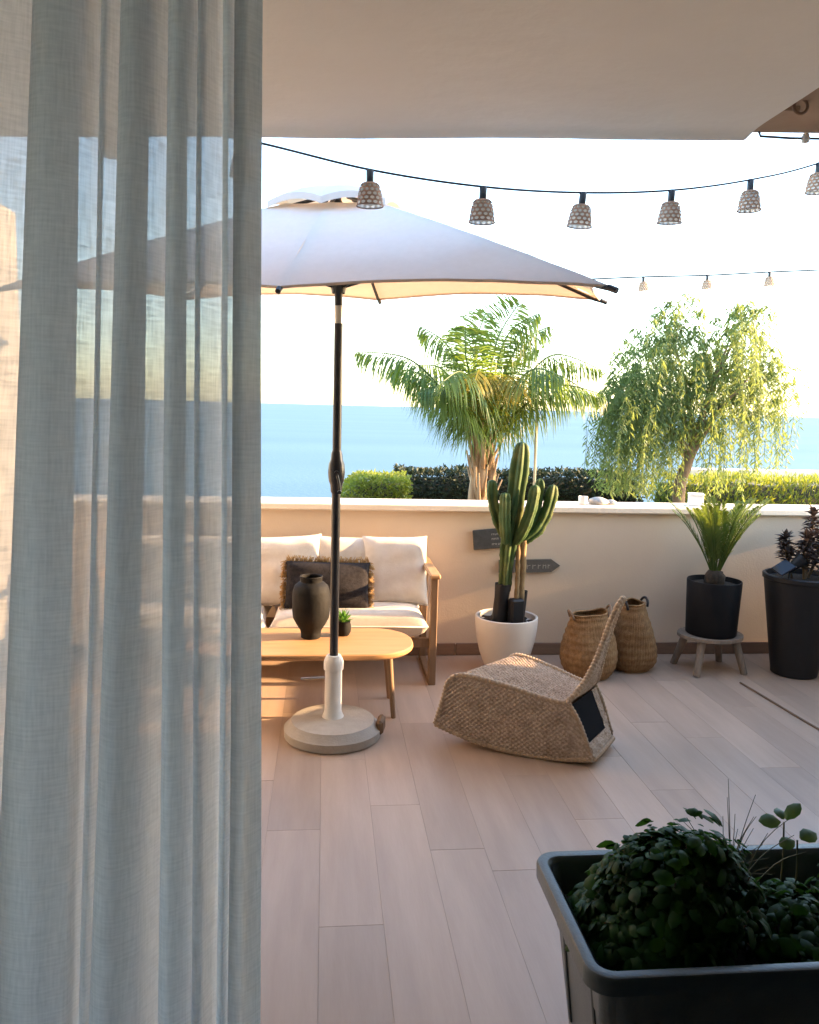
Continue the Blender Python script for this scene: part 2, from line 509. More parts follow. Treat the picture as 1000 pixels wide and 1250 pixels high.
# terrace floor: bedding sheet plus tiles
XL, XR, YF, YB = -1.8, 3.4, 1.38, 5.12
fl = struct(MB().box((.8, 3.25, -.0512), (5.6, 4.1, .1)).build('terrace_floor', 'grout'))
PW, PL, GAP = 0.2, 1.2, 0.0011
random.seed(21)
full = None
x = XL
ci = 0
while x < XR - .01:
    off = [0.0, .42, .81, .2, .63, 1.02][ci % 6] + random.uniform(-.05, .05)
    y = YF - off
    while y < YB - .01:
        y0, y1 = max(y, YF), min(y + PL, YB)
        if y1 - y0 > .03:
            wx = min(PW, XR - x)
            whole = abs(y1 - y0 - PL) < 1e-6 and abs(wx - PW) < 1e-6
            if whole and full is not None:
                link('tile_plank', full, fl, (x + PW / 2, (y0 + y1) / 2, random.uniform(-.0003, .0003)))
            else:
                o = MB().box((0, 0, -.004), (wx - GAP, y1 - y0 - GAP, .008), bev=.0003).build('tile_plank', 'plank', fl, loc=(x + wx / 2, (y0 + y1) / 2, random.uniform(-.0003, .0003)))
                if whole: full = o.data
        y += PL
    x += PW
    ci += 1

# ------------------------------------------------------------------ house (room behind the camera, porch slab, side wing)
house = thing('house', 'house with plastered porch ceiling over the terrace and the doorway in front', 'house')
def hb(name, mat, c, s, bev=0.0): return MB().box(c, s, bev=bev).build(name, mat, house)
hb('room_floor', 'room', (.8, -1.0, -.055), (5.7, 4.74, .1))
hb('room_ceiling', 'room', (.8, -1.0, 2.62), (5.7, 4.3, .1))
hb('room_back_wall', 'room', (.8, -3.2, 1.3), (5.7, .12, 2.6))
hb('room_side_wall', 'room', (-2.0, -1.0, 1.3), (.12, 4.3, 2.6))
hb('room_side_wall', 'room', (3.6, -1.0, 1.3), (.12, 4.3, 2.6))
hb('facade_pier', 'hwall', (-1.83, 1.27, 1.245), (.46, .2, 2.48))
hb('facade_pier', 'hwall', (2.93, 1.27, 1.245), (1.5, .2, 2.48))
hb('door_lintel', 'hwall', (.29, 1.27, 2.40), (3.78, .196, .19))
hb('door_frame', 'white', (-1.575, 1.27, 1.15), (.045, .12, 2.30), .004)
hb('door_frame', 'white', (2.155, 1.27, 1.15), (.045, .12, 2.30), .004)
hb('door_threshold', 'concrete', (.29, 1.27, .012), (3.7, .21, .024), .004)

# porch ceiling slab with an oblique front edge
def slab_front(x): return 2.944 - .176 * (x + .225)
cl = MB()
NX, NY = 48, 26
def cz(x, y):
    e = slab_front(x) - y
    edge = -.012 * math.exp(-(e / .05) ** 2)
    return 2.5 + edge + noise.noise(Vector((x * 1.3, y * 1.6, 5))) * .007 + noise.noise(Vector((x * 5, y * 6, 1))) * .0015
def clf(u, v):
    x = lerp(-1.94, 1.34, u); y = lerp(1.17, slab_front(x), 1 - (1 - v) ** 1.4)
    return (x, y, cz(x, y))
cl.grid(clf, NX * 2, NY * 2)
xs = [lerp(-1.94, 1.34, i / 24) for i in range(25)]
fr = [[(x, slab_front(x), cz(x, slab_front(x)) - .0005) for x in xs], [(x, slab_front(x) + .004, 2.53) for x in xs], [(x, slab_front(x) + .004, 2.74) for x in xs], [(x, 1.17, 2.74) for x in xs]]
vs = [p for r in fr for p in r]
cl.add(vs, [(j * 25 + i, j * 25 + i + 1, (j + 1) * 25 + i + 1, (j + 1) * 25 + i) for j in range(3) for i in range(24)])
cl.add([(1.34, 1.17, 2.5), (1.34, slab_front(1.34), 2.5), (1.34, slab_front(1.34) + .004, 2.74), (1.34, 1.17, 2.74)], [(0, 1, 2, 3)])
cl.build('porch_ceiling', 'ceil', house, smooth=True, sharp=40)
# brown soffit to its right, a hand higher
sf = MB()
sf.prism([(1.346, 1.17), (3.4, 1.17), (3.4, 2.545), (1.346, 2.845)], lambda u, v, t: (u, v, t), 2.565, 2.74)
sof = sf.build('soffit', 'soffit', house)
rg = MB().tube([(1.445 + .022 * math.cos(a), 2.53, 2.548 + .022 * math.sin(a)) for a in [2 * PI * k / 18 for k in range(18)]], .005, 8, closed=True)
rg.build('hook_ring', 'skirt', sof, smooth=True)
MB().box((1.425, 2.60, 2.556), (.09, .06, .016), bev=.003).build('junction_plate', 'soffit', sof)
MB().tube([(1.455, 2.795, 2.556)] + [(1.47 + k * .1, 2.812 - .1455 * (k * .1), 2.548 - .006 * math.sin(k)) for k in range(19)], .0042, 7).build('soffit_cable', 'cableg', house, smooth=True)
MB().lathe([(.0, -.02), (.012, -.016), (.014, 0), (.01, .012), (0, .016)], 12, (1.62, 2.79, 2.546)).build('cable_clip', 'white', house, smooth=True)
# side wing on the right, out of frame, that keeps the near terrace in shade
hb('wing_wall', 'hwall', (3.52, 2.565, 2.0), (.238, 2.39, 4.1))

# terrace walls
tw = thing('parapet_wall', 'cream plastered parapet wall with pale cap between terrace and garden', 'wall', (0, 5.12, 0))
wl = MB()
wl.grid(lambda u, v: (lerp(-1.8, 3.7, u), -.0 + noise.noise(Vector((u * 9, v * 3, 0))) * .0025, lerp(0, .945, v)), 60, 12)
wl.add([(-1.8, .22, 0), (3.7, .22, 0), (3.7, .22, .945), (-1.8, .22, .945), (-1.8, 0.01, .945), (3.7, 0.01, .945)], [(0, 1, 2, 3), (3, 2, 5, 4)])
wl.build('wall_face', 'wall', tw, smooth=True, sharp=40)
MB().box((.95, .11, .9675), (5.52, .30, .045), bev=.008).build('wall_cap', 'cap', tw)
xs = -1.79
while xs < 3.35:
    L = min(.44, 3.4 - xs)
    MB().box((xs + L / 2, -.008, .042), (L - .003, .014, .08), bev=.003).build('skirting_tile', 'skirt', tw)
    xs += .442
sw = thing('return_wall', 'low cream return wall closing the terrace on the right past the tall planter', 'wall', (3.52, 3.752, 0))
MB().box((0, .675, .472), (.22, 1.345, .945)).build('wall_face', 'wall', sw)
MB().box((0, .60, .9675), (.30, 1.19, .045), bev=.008).build('wall_cap', 'cap', sw)
lw = thing('side_wall', 'tall cream side wall closing the terrace on the left behind the curtain', 'wall', (-1.92, 3.27, 0))
MB().box((0, .0, 1.325), (.236, 3.74, 2.65)).build('wall_face', 'hwall', lw)
MB().box((0.0, .05, 2.676), (.30, 3.9, .05), bev=.006).build('wall_cap', 'cap', lw) if False else None

# ================================================================== CURTAIN
cur = MB()
# control points across the width: pixel-free folds in metres at two heights (upper, lower) and a depth offset
def cx_up(q): return -.387 + .000958 * q
def cx_lo(q): return -.428 + .00109 * q
CP = [(-330, -360, .0), (-250, -290, .035), (-280, -320, -.02), (-170, -200, -.045), (-90, -130, .02), (-130, -170, -.01), (-60, -110, -.05), (10, -50, -.012),
      (50, 20, .018), (84, 68, .030), (58, 30, .002), (33, -6, -.022), (60, 40, -.046), (98, 84, -.036), (112, 93, -.014), (122, 103, -.004), (117, 98, -.012), (124, 106, -.022), (138, 116, -.002), (152, 130, .018), (171, 149, .028), (156, 130, .004), (140, 111, -.020),
      (160, 135, -.044), (182, 164, -.030), (196, 180, -.004), (204, 191, .012), (221, 214, .022), (213, 204, .000), (203, 194, -.02), (214, 206, -.034), (230, 226, -.022), (243, 241, -.002), (238, 235, -.012), (246, 245, -.022),
      (264, 260, .010), (276, 271, .014), (270, 265, .002), (278, 272, -.008), (288, 280, .004), (294, 286, -.010), (284, 280, -.022), (298, 296, -.030), (316, 317, -.012), (317, 318, -.004), (298, 297, .002), (292, 291, .003)]
prof = catmull([(a, b, d) for a, b, d in CP], 9)
NZ = 64
arc = [0.0]
for i in range(1, len(prof)):
    a, b = prof[i - 1], prof[i]
    arc.append(arc[-1] + math.hypot(cx_up(b.x) - cx_up(a.x), b.z - a.z))
cv, cuv = [], []
for j in range(NZ + 1):
    z = lerp(2.33, 0.02, j / NZ)
    t = (1.8 - z) / 1.06
    for i, p in enumerate(prof):
        q = p.x + (p.y - p.x) * t
        x = lerp(cx_up(q), cx_lo(q), t)
        s = arc[i]
        amp = .6 + .4 * min(1, max(0, (2.33 - z) / .8))
        x += .0035 * noise.noise(Vector((s * 9, z * 1.1, 2)))
        y = 1.06 + p.z * amp + .010 * noise.noise(Vector((s * 5, z * .9, 7))) * min(1, (2.34 - z) * 2) + .0012 * noise.noise(Vector((s * 60, z * 6, 7)))
        cv.append((x, y, z)); cuv.append((s, z))
npf = len(prof)
cur.add(cv, [(j * npf + i, j * npf + i + 1, (j + 1) * npf + i + 1, (j + 1) * npf + i) for j in range(NZ) for i in range(npf - 1)])
cme = bpy.data.meshes.new('curtain')
cme.from_pydata(cur.v, [], cur.f)
uvl = cme.uv_layers.new(name='UVMap')
lv = [0] * len(cme.loops)
cme.loops.foreach_get('vertex_index', lv)
uvl.data.foreach_set('uv', [c for i in lv for c in cuv[i]])
cme.polygons.foreach_set('use_smooth', [True] * len(cme.polygons))
cme.materials.append(M['curtain'])
tag(link('curtain', cme), 'sheer grey linen curtain hanging in deep folds at the left of the doorway', 'curtain')
cr = thing('curtain_rod', 'dark metal rod above the doorway that carries the sheer curtain', 'curtain rod', (0, 1.06, 2.36))
MB().tube([(-1.9, 0, 0), (2.6, 0, 0)], .012, 12).build('rail', 'rod', cr, smooth=True, sharp=60)
for xx in (-1.6, 2.2):
    MB().box((xx, .055, 0), (.03, .11, .03), bev=.004).build('bracket', 'rod', cr)

# ================================================================== UMBRELLA
ux, uy = .055, 3.84
um = thing('parasol', 'rectangular off-white parasol on a dark pole beside the coffee table', 'parasol', (ux, uy, 0))
psi = math.radians(-17.6)
rr_ = Vector((math.cos(psi), math.sin(psi), 0)); nn_ = Vector((-math.sin(psi), math.cos(psi), 0))
A_, B_ = 1.175, .755
def tipp(sa, sb): return rr_ * (A_ * sa) + nn_ * (B_ * sb) + Vector((0, 0, 2.10 + .075 * sb))
tips = [tipp(0, -1), tipp(1, -1), tipp(1, 1), tipp(0, 1), tipp(-1, 1), tipp(-1, -1)]
tiltv = Vector((-nn_.x * .1, -nn_.y * .1, 1)).normalized()
joint = Vector((0, 0, 2.02))
apex = joint + tiltv * .525
def ribpt(k, t):
    p = apex.lerp(tips[k], t)
    p.z += .012 * math.sin(PI * t) ** 1.0
    return p
for k in range(6):
    k2 = (k + 1) % 6
    def pf(u, v):
        t = lerp(.17, 1.0, v)
        a, b = ribpt(k, t), ribpt(k2, t)
        p = a.lerp(b, u)
        s = 4 * u * (1 - u)
        wdt = (a - b).length
        cen = Vector((apex.x, apex.y, p.z))
        p = p + (cen - p) * (.040 * s * v * v) - Vector((0, 0, .020 * wdt * s * (1 - .9 * v)))
        p.z += .030 * s * v ** 3 + .0035 * noise.noise(Vector((p.x * 7, p.y * 7, k)))
        return p
    pm = MB().grid(pf, 22, 24)
    # narrow turned-under hem
    def hemf(u, v):
        p = Vector(pf(u, 1.0)); q = Vector(pf(u, .985))
        return p.lerp(q, v * .9) + Vector((0, 0, -.012 * math.sin(PI * min(1, v * 1.0)) - .004 * v))
    pm.grid(hemf, 22, 3)
    pm.build('canopy_panel', 'canopy', um, smooth=True)
# vent cap on top
vc = MB()
vr = [apex + Vector((0, 0, -.012)) + (Vector((t.x, t.y, 0)) * (.27 / math.hypot(t.x, t.y)) * (1.15 if abs((t - tips[0]).length) > .01 and t is not tips[3] else .85)) + Vector((0, 0, -.055 + (.02 if k in (2, 3, 4) else -.03))) for k, t in enumerate(tips)]
for k in range(6):
    a, b = vr[k], vr[(k + 1) % 6]
    top = apex + Vector((0, 0, -.008))
    def vf(u, v):
        p = top.lerp(a.lerp(b, u), v)
        s = 4 * u * (1 - u)
        p.z += .040 * math.sin(PI * min(1, v * .8 + .1)) + .028 * s * v * v
        return p
    vc.grid(vf, 10, 8)
    vc.grid(lambda u, v: Vector(vf(u, 1.0)) + Vector((0, 0, -.028 * v)), 10, 2)
vc.build('vent_cap', 'canopy', um, smooth=True, sharp=50)
for k in range(6):
    rb = MB()
    path = [ribpt(k, t) - Vector((0, 0, .018)) for t in (0.05, .2, .4, .6, .8, .97)]
    path.append(ribpt(k, 1.015) - Vector((0, 0, .010)))
    rb.tube(path, .0085, 6)
    rib = rb.build('rib', 'pole', um, smooth=True, sharp=50)
    tp_ = ribpt(k, 1.0) - Vector((0, 0, .008)); te = ribpt(k, 1.025) - Vector((0, 0, .008))
    MB().tube([tp_, te], .011, 8).build('rib_tip', 'pole', rib, smooth=True, sharp=50)
    stt = ribpt(k, .48) - Vector((0, 0, .025)); run = joint + tiltv * .10
    MB().tube([run, stt], .006, 6).build('strut', 'pole', um, smooth=True)
MB().tube([joint + tiltv * .0, apex - tiltv * .02], .0185, 16).build('upper_pole', 'pole', um, smooth=True, sharp=50)
MB().lathe([(.0185, 1.965), (.0215, 1.967), (.0215, 2.045), (.0185, 2.047)], 18).build('tilt_collar', 'steel', um, smooth=True, sharp=40)
MB().lathe([(.030, -.02), (.034, 0), (.034, .03), (.026, .04)], 16, joint + tiltv * .10).build('runner', 'pole', um, smooth=True)
MB().lathe([(.0205, .36), (.0205, 2.02)], 20, cap0=True, cap1=True).build('pole', 'pole', um, smooth=True, sharp=50)
ck = MB().lathe([(.0206, 1.185), (.026, 1.195), (.028, 1.225), (.036, 1.245), (.040, 1.285), (.037, 1.325), (.029, 1.345), (.026, 1.375), (.0206, 1.39)], 18)
ckh = ck.build('crank_housing', 'pole', um, smooth=True)
MB().tube([(.0, -.03, 1.285), (.0, -.062, 1.285)], .011, 10).tube([(0, -.058, 1.285), (.012, -.062, 1.24), (.014, -.062, 1.20)], .006, 8).tube([(.014, -.062, 1.20), (.014, -.092, 1.20)], .009, 8).build('crank_handle', 'pole', ckh, smooth=True, sharp=50)
ub = thing('parasol_stand', 'round concrete parasol base with white tube and collar on the tiles', 'parasol stand', (ux, uy, 0))
def bd(i, j, a, z): return .0012 * noise.noise(Vector((math.cos(a) * 3, math.sin(a) * 3, z * 20)))
MB().lathe([(.0, .0), (.222, .0), (.234, .006), (.236, .045), (.226, .052), (.200, .082), (.14, .090), (.055, .096), (0, .098)], 64, disp=lambda i, j, a, z: bd(i, j, a, z) if 0 < j < 8 else 0).build('disc', 'concrete', ub, smooth=True, sharp=35)
MB().lathe([(.054, .094), (.048, .108), (.0415, .125), (.0405, .33), (.047, .334), (.048, .37), (.043, .385), (.034, .402), (.022, .404), (.021, .38)], 32).build('tube', 'tube', ub, smooth=True, sharp=40)
MB().tube([(-.04, -.004, .292), (-.155, -.012, .290)], .0055, 8).build('clamp_screw', 'steel', ub, smooth=True, sharp=50)
MB().box((.232, -.03, .062), (.035, .085, .075), Matrix.Rotation(-.25, 3, 'Z') @ Matrix.Rotation(.15, 3, 'X'), .012).build('transport_wheel', 'rust', ub, smooth=True, sharp=30)


# ================================================================== SOFA
def cushion(W, D, T, p=5.0, n=26, seed=0, wr=.006):
    """puffed cushion lying in XY, thickness along Z"""
    mb = MB()
    def face(sg):
        def fn(u, v):
            a, b = 2 * u - 1, 2 * v - 1
            # denser near the edge
            a = math.copysign(abs(a) ** .75, a); b = math.copysign(abs(b) ** .75, b)
            h = max(0.0, (1 - abs(a) ** p)) ** .5 * max(0.0, (1 - abs(b) ** p)) ** .5
            pin = 1 - .045 * (1 - abs(b) ** 3) * abs(a) ** 4 
            pin2 = 1 - .045 * (1 - abs(a) ** 3) * abs(b) ** 4
            wz = wr * noise.noise(Vector((a * 2.2 + seed, b * 2.2, sg))) * h + wr * .5 * noise.noise(Vector((a * 6 + seed, b * 6, sg))) * (1 - h)
            return (a * W / 2 * pin, b * D / 2 * pin2, sg * (h * T / 2) + wz)
        return fn
    mb.grid(face(1), n, n)
    mb.grid(face(-1), n, n)
    return mb
def xform(mb, mat4):
    mb.v = [tuple(mat4 @ Vector(p)) for p in mb.v]
    return mb
sofa = thing('outdoor_sofa', 'teak framed outdoor sofa with cream cushions against the parapet wall', 'sofa', (-.3, 4.8, 0))
SX0, SX1 = -.95, .955       # local x extents
for xe in (SX0 + .02, SX1 - .022):
    MB().box((xe, -.235, .315), (.042, .06, .63), bev=.004).build('front_post', 'dteak', sofa)
    MB().box((xe, .225, .315), (.042, .06, .63), bev=.004).build('back_post', 'dteak', sofa)
    MB().box((xe, -.005, .018), (.040, .40, .034), bev=.004).build('foot_rail', 'dteak', sofa)
    MB().box((xe, -.015, .645), (.062, .56, .028), bev=.008).build('armrest', 'teak', sofa)
MB().box(((SX0 + SX1) / 2, -.225, .245), (SX1 - SX0 - .09, .03, .055), bev=.004).build('front_rail', 'dteak', sofa)
MB().box(((SX0 + SX1) / 2, .235, .245), (SX1 - SX0 - .09, .03, .055), bev=.004).build('rear_rail', 'dteak', sofa)
for k in range(9):
    MB().box((SX0 + .15 + k * .20, .005, .262), (.06, .42, .016), bev=.003).build('seat_slat', 'dteak', sofa)
for k in range(3):
    MB().box(((SX0 + SX1) / 2, .238, .37 + k * .12), (SX1 - SX0 - .09, .02, .05), bev=.004).build('back_slat', 'dteak', sofa)
for k, (x0, x1) in enumerate(((SX0 + .05, -.01), (.0, SX1 - .048))):
    c = cushion(x1 - x0, .50, .165, 9, 30, k)
    xform(c, Matrix.Translation(((x0 + x1) / 2, -.035, .352)))
    o = c.build('seat_cushion', 'fabric', sofa, smooth=True)
    yy = -.035 - .25 * .985
    MB().tube([((x0 + x1) / 2 + s * (x1 - x0) / 2 * .97, yy + .002, .352 + 0) for s in (-1, -.5, 0, .5, 1)], .0045, 6).build('piping', 'fabric', o, smooth=True)
bc = [(.735, .085, .605, .40, .43, -.02, 0.01), (.425, .125, .600, .40, .42, .03, -.03), (.07, .095, .600, .46, .43, .02, .05), (-.37, .10, .600, .45, .43, -.02, -.02), (-.74, .11, .60, .42, .43, .02, .03)]
for k, (x0, y0, z0, W, H, rz, ry) in enumerate(bc):
    c = cushion(W, H, .15, 4.5, 26, 10 + k, .012)
    xform(c, Matrix.Translation((x0, y0, z0)) @ Matrix.Rotation(rz, 4, 'Z') @ Matrix.Rotation(math.radians(72), 4, 'X') @ Matrix.Rotation(ry, 4, 'Z'))
    c.build('back_cushion', 'fabric', sofa, smooth=True)
tpw = thing('throw_pillow', 'charcoal lumbar pillow with tan fringe leaning on the sofa cushions', 'pillow', (.025, 4.70, .555))
pm4 = Matrix.Rotation(.04, 4, 'Z') @ Matrix.Rotation(math.radians(66), 4, 'X') @ Matrix.Rotation(-.03, 4, 'Z')
PWd, PHd = .50, .285
xform(cushion(PWd, PHd, .13, 3.2, 26, 31, .012), pm4).build('cover', 'charcoal', tpw, smooth=True)
fr_ = MB()
random.seed(5)
for k in range(560):
    e = k % 4
    t = random.uniform(-1, 1)
    if e == 0 or (e == 2 and random.random() < .5): p = Vector((t * PWd / 2 * .97, PHd / 2 * .955, 0)); d = Vector((random.uniform(-.4, .4), 1, random.uniform(-.5, .5)))
    elif e == 1: p = Vector((PWd / 2 * .955, t * PHd / 2 * .97, 0)); d = Vector((1, random.uniform(-.5, .3), random.uniform(-.5, .5)))
    elif e == 3: p = Vector((-PWd / 2 * .955, t * PHd / 2 * .97, 0)); d = Vector((-1, random.uniform(-.5, .3), random.uniform(-.5, .5)))
    else: p = Vector((t * PWd / 2 * .97, -PHd / 2 * .955, 0)); d = Vector((random.uniform(-.4, .4), -.6, random.uniform(-.2, .5)))
    L = random.uniform(.022, .042)
    pw = pm4 @ p; dw = (pm4.to_3x3() @ d).normalized()
    q1 = pw + dw * L * .5; q2 = q1 + (dw + Vector((0, -.1, -.55))).normalized() * L * .5
    fr_.tube([pw - dw * .006, q1, q2], lambda i, t: .0032 * (1 - .4 * t), 3)
fr_.build('fringe', 'fringe', tpw, smooth=True)

# ================================================================== COFFEE TABLE and what stands on it
tb = thing('coffee_table', 'low teak coffee table with rounded top in front of the sofa', 'table', (-.11, 4.195, 0))
TW, TD, TZ = 1.17, .50, .37
xform(MB().loft([rrect(TW - .03, TD - .03, .205, TZ - .034, 10), rrect(TW - .006, TD - .006, .218, TZ - .024, 10), rrect(TW, TD, .22, TZ - .014, 10), rrect(TW - .002, TD - .002, .219, TZ - .005, 10), rrect(TW - .012, TD - .012, .215, TZ, 10)], True, True), Matrix.Identity(4)).build('tabletop', 'teakx', tb, smooth=True, sharp=30)
for sx in (-1, 1):
    for sy in (-1, 1):
        MB().tube([(sx * (TW / 2 - .135), sy * (TD / 2 - .12), TZ - .03), (sx * (TW / 2 - .105), sy * (TD / 2 - .105), 0.0)], lambda i, t: lerp(.018, .0125, t), 12).build('leg', 'dteak', tb, smooth=True, sharp=50)
MB().box((0, 0, TZ - .05), (TW - .30, .03, .03), bev=.004).build('under_rail', 'dteak', tb)
vz = tag(MB().lathe([(.0, .0), (.047, .0), (.052, .004), (.053, .028), (.057, .045), (.076, .075), (.094, .110), (.1005, .150), (.1010, .205), (.0985, .250), (.087, .282), (.066, .300), (.057, .304), (.057, .325), (.0605, .330), (.058, .334), (.053, .330), (.053, .300), (.075, .27), (.092, .20), (.085, .13), (.045, .06), (.0, .05)], 56,
     disp=lambda i, j, a, z: .0009 * math.sin(z * 700) if 4 < j < 12 else 0).build('vase', 'vase', None, True, (-.062, 4.255, TZ), 45), 'dark charcoal ceramic vase standing on the coffee table', 'vase')
sp = thing('potted_succulent', 'small green succulent in a dark pot on the table behind the parasol pole', 'potted plant', (.11, 4.30, TZ))
MB().lathe([(0, 0), (.030, 0), (.041, .02), (.043, .045), (.038, .070), (.040, .078), (.036, .079), (.033, .066), (0, .066)], 28).build('pot', 'vase', sp, smooth=True, sharp=40)
sm = MB()
random.seed(3)
for k in range(30):
    a = k * 2.4; el = .35 + 1.1 * k / 30
    d = Vector((math.cos(a) * math.cos(el), math.sin(a) * math.cos(el), math.sin(el)))
    sm.leaf((0, 0, .066), d, (0, 0, 1), random.uniform(.055, .09), .022, .3, -.1)
sm.build('leaves', 'succ', sp)


# ================================================================== POTTED CACTUS
pc = thing('potted_cactus', 'tall branching green cactus in a round cream ceramic pot by the wall', 'potted cactus', (1.118, 4.80, 0))
MB().lathe([(0, 0), (.10, 0), (.112, .006), (.128, .04), (.158, .12), (.178, .20), (.188, .27), (.192, .335), (.190, .345), (.183, .348), (.174, .343), (.172, .31), (0, .305)], 56).build('pot', 'ceramic', pc, smooth=True, sharp=40)
MB().grid(lambda u, v: (.172 * (v + .001) * math.cos(2 * PI * u), .172 * (v + .001) * math.sin(2 * PI * u), .312 + .012 * noise.noise(Vector((math.cos(2 * PI * u) * v * 6, math.sin(2 * PI * u) * v * 6, 0)))), 40, 8).build('soil', 'potsoil', pc, smooth=True)
def cactus_stem(path, r, nrib=5, seed=0, tip=True, name='stem', mat='cactus', taper0=1.0, depth=.42, ramp=4):
    P = catmull(path, 10); n = len(P); seg = nrib * 8
    vs, fs = [], []
    for i, p in enumerate(P):
        t = i / (n - 1)
        tg = (P[min(i + 1, n - 1)] - P[max(i - 1, 0)]).normalized()
        a = tg.cross(Vector((0, 1, .01))).normalized(); b = a.cross(tg).normalized()
        env = (1 - max(0, (t - .82) / .18) ** 2.2) ** .5 if tip and t < 1 else (0.02 if tip else 1)
        env *= lerp(taper0, 1, min(1, t * ramp)) * (1 + .05 * math.sin(t * 26 + seed))
        for k in range(seg):
            q = 2 * PI * k / seg
            rib = abs(math.cos(q * nrib / 2 + .4 + seed))
            rad = r * env * (1 - depth + depth * rib ** 1.3)
            if rib > .97: rad += .004 * max(0, math.sin(t * n * 2.6))
            vs.append(p + (a * math.cos(q) + b * math.sin(q)) * rad)
    for i in range(n - 1):
        for k in range(seg):
            l = (k + 1) % seg
            fs.append((i * seg + k, i * seg + l, (i + 1) * seg + l, (i + 1) * seg + k))
    fs.append(tuple((n - 1) * seg + k for k in range(seg)))
    return MB().add(vs, fs).build(name, mat, pc, smooth=True)
cactus_stem([(-.02, 0, .50), (-.012, 0, .72), (.01, 0, .95), (.035, 0, 1.2), (.052, 0, 1.41)], .058, 5, 0, taper0=.62, ramp=2.0)
cactus_stem([(-.045, .0, .84), (-.085, -.01, .95), (-.115, -.01, 1.06), (-.125, -.01, 1.18)], .038, 4, 1, taper0=.6)
cactus_stem([(-.035, -.05, .80), (-.05, -.07, .92), (-.055, -.075, 1.02), (-.055, -.075, 1.11)], .034, 4, 2, taper0=.6)
cactus_stem([(.03, -.04, .80), (.07, -.07, .90), (.105, -.075, 1.02), (.125, -.075, 1.16)], .037, 4, 3, taper0=.6)
cactus_stem([(.05, .01, .80), (.12, .02, .90), (.165, .025, 1.04), (.178, .025, 1.19)], .037, 4, 4, taper0=.6)
cactus_stem([(.07, .0, .80), (.165, .0, .88), (.225, .005, 1.00), (.258, .005, 1.155)], .038, 4, 5, taper0=.6)
MB().tube(catmull([(.075, .0, .34), (.082, 0, .5), (.085, 0, .68), (.085, 0, .82)], 6), lambda i, t: .023 - .003 * math.sin(i), 9).build('bare_trunk', 'cork', pc, smooth=True)
MB().tube(catmull([(.048, -.035, .34), (.05, -.03, .5), (.052, -.02, .66), (.05, -.01, .8)], 6), lambda i, t: .015 - .002 * math.sin(i * 2), 8).build('bare_trunk', 'cork', pc, smooth=True)
MB().tube([(-.045, 0, .30), (-.035, 0, .46), (-.03, 0, .545)], lambda i, t: [.050, .045, .050][i], 12).build('black_sleeve', 'black', pc, smooth=True, sharp=50)
MB().box((.045, -.055, .38), (.085, .07, .17), Matrix.Rotation(.2, 3, 'Z'), .01).build('black_sleeve', 'black', pc)
MB().tube([(.085, .02, .30), (.1, .02, .50)], .03, 10).build('black_sleeve', 'black', pc, smooth=True, sharp=50)

# ================================================================== WALL SIGNS
def strokes(sign, rows, seed):
    random.seed(seed)
    mb = MB()
    for (x0, x1, zc, h) in rows:
        x = x0
        while x < x1:
            wd = random.uniform(.6, 1.0) * h
            kind = random.random()
            y = -.0125
            def st(ax, az, bx, bz, th=.0028):
                a = Vector((x + ax * wd, y, zc + az * h)); b = Vector((x + bx * wd, y, zc + bz * h))
                d = (b - a).normalized(); s_ = Vector((-d.z, 0, d.x)) * th / 2
                mb.add([a - s_, b - s_, b + s_, a + s_], [(0, 1, 2, 3)])
            st(0, -.5, 0, .4)
            if kind < .6: st(0, .1, .7, .3)
            if kind > .3: st(.7, .3, .7, -.5)
            if kind > .7: st(0, -.45, .7, -.45)
            x += wd * 1.25
            if random.random() < .18: x += wd * .9
    o = mb.build('lettering', 'chalk', sign); o['kind'] = 'stuff'
    return o
s1 = thing('wall_sign', 'upper rectangular slate sign on the wall, left of the cactus', 'sign', (1.10, 5.106, .775))
s1.rotation_euler = (0, -math.radians(5.5), 0)
MB().box((0, 0, 0), (.30, .016, .128), bev=.004).build('board', 'slate', s1)
strokes(s1, [(-.03, .12, .030, .012), (-.03, .12, .0, .014), (-.03, .12, -.034, .012)], 4)
s2 = thing('wall_sign', 'lower arrow shaped slate sign on the wall, pointing right behind the cactus', 'sign', (1.325, 5.106, .596))
s2.rotation_euler = (0, -math.radians(1.2), 0)
MB().prism([(-.20, -.042), (.145, -.042), (.203, 0), (.145, .042), (-.20, .042)], lambda u, v, t: (u, t, v), -.008, .008).build('board', 'slate', s2)
strokes(s2, [(-.175, -.12, -.002, .034), (-.015, .145, -.002, .030)], 9)

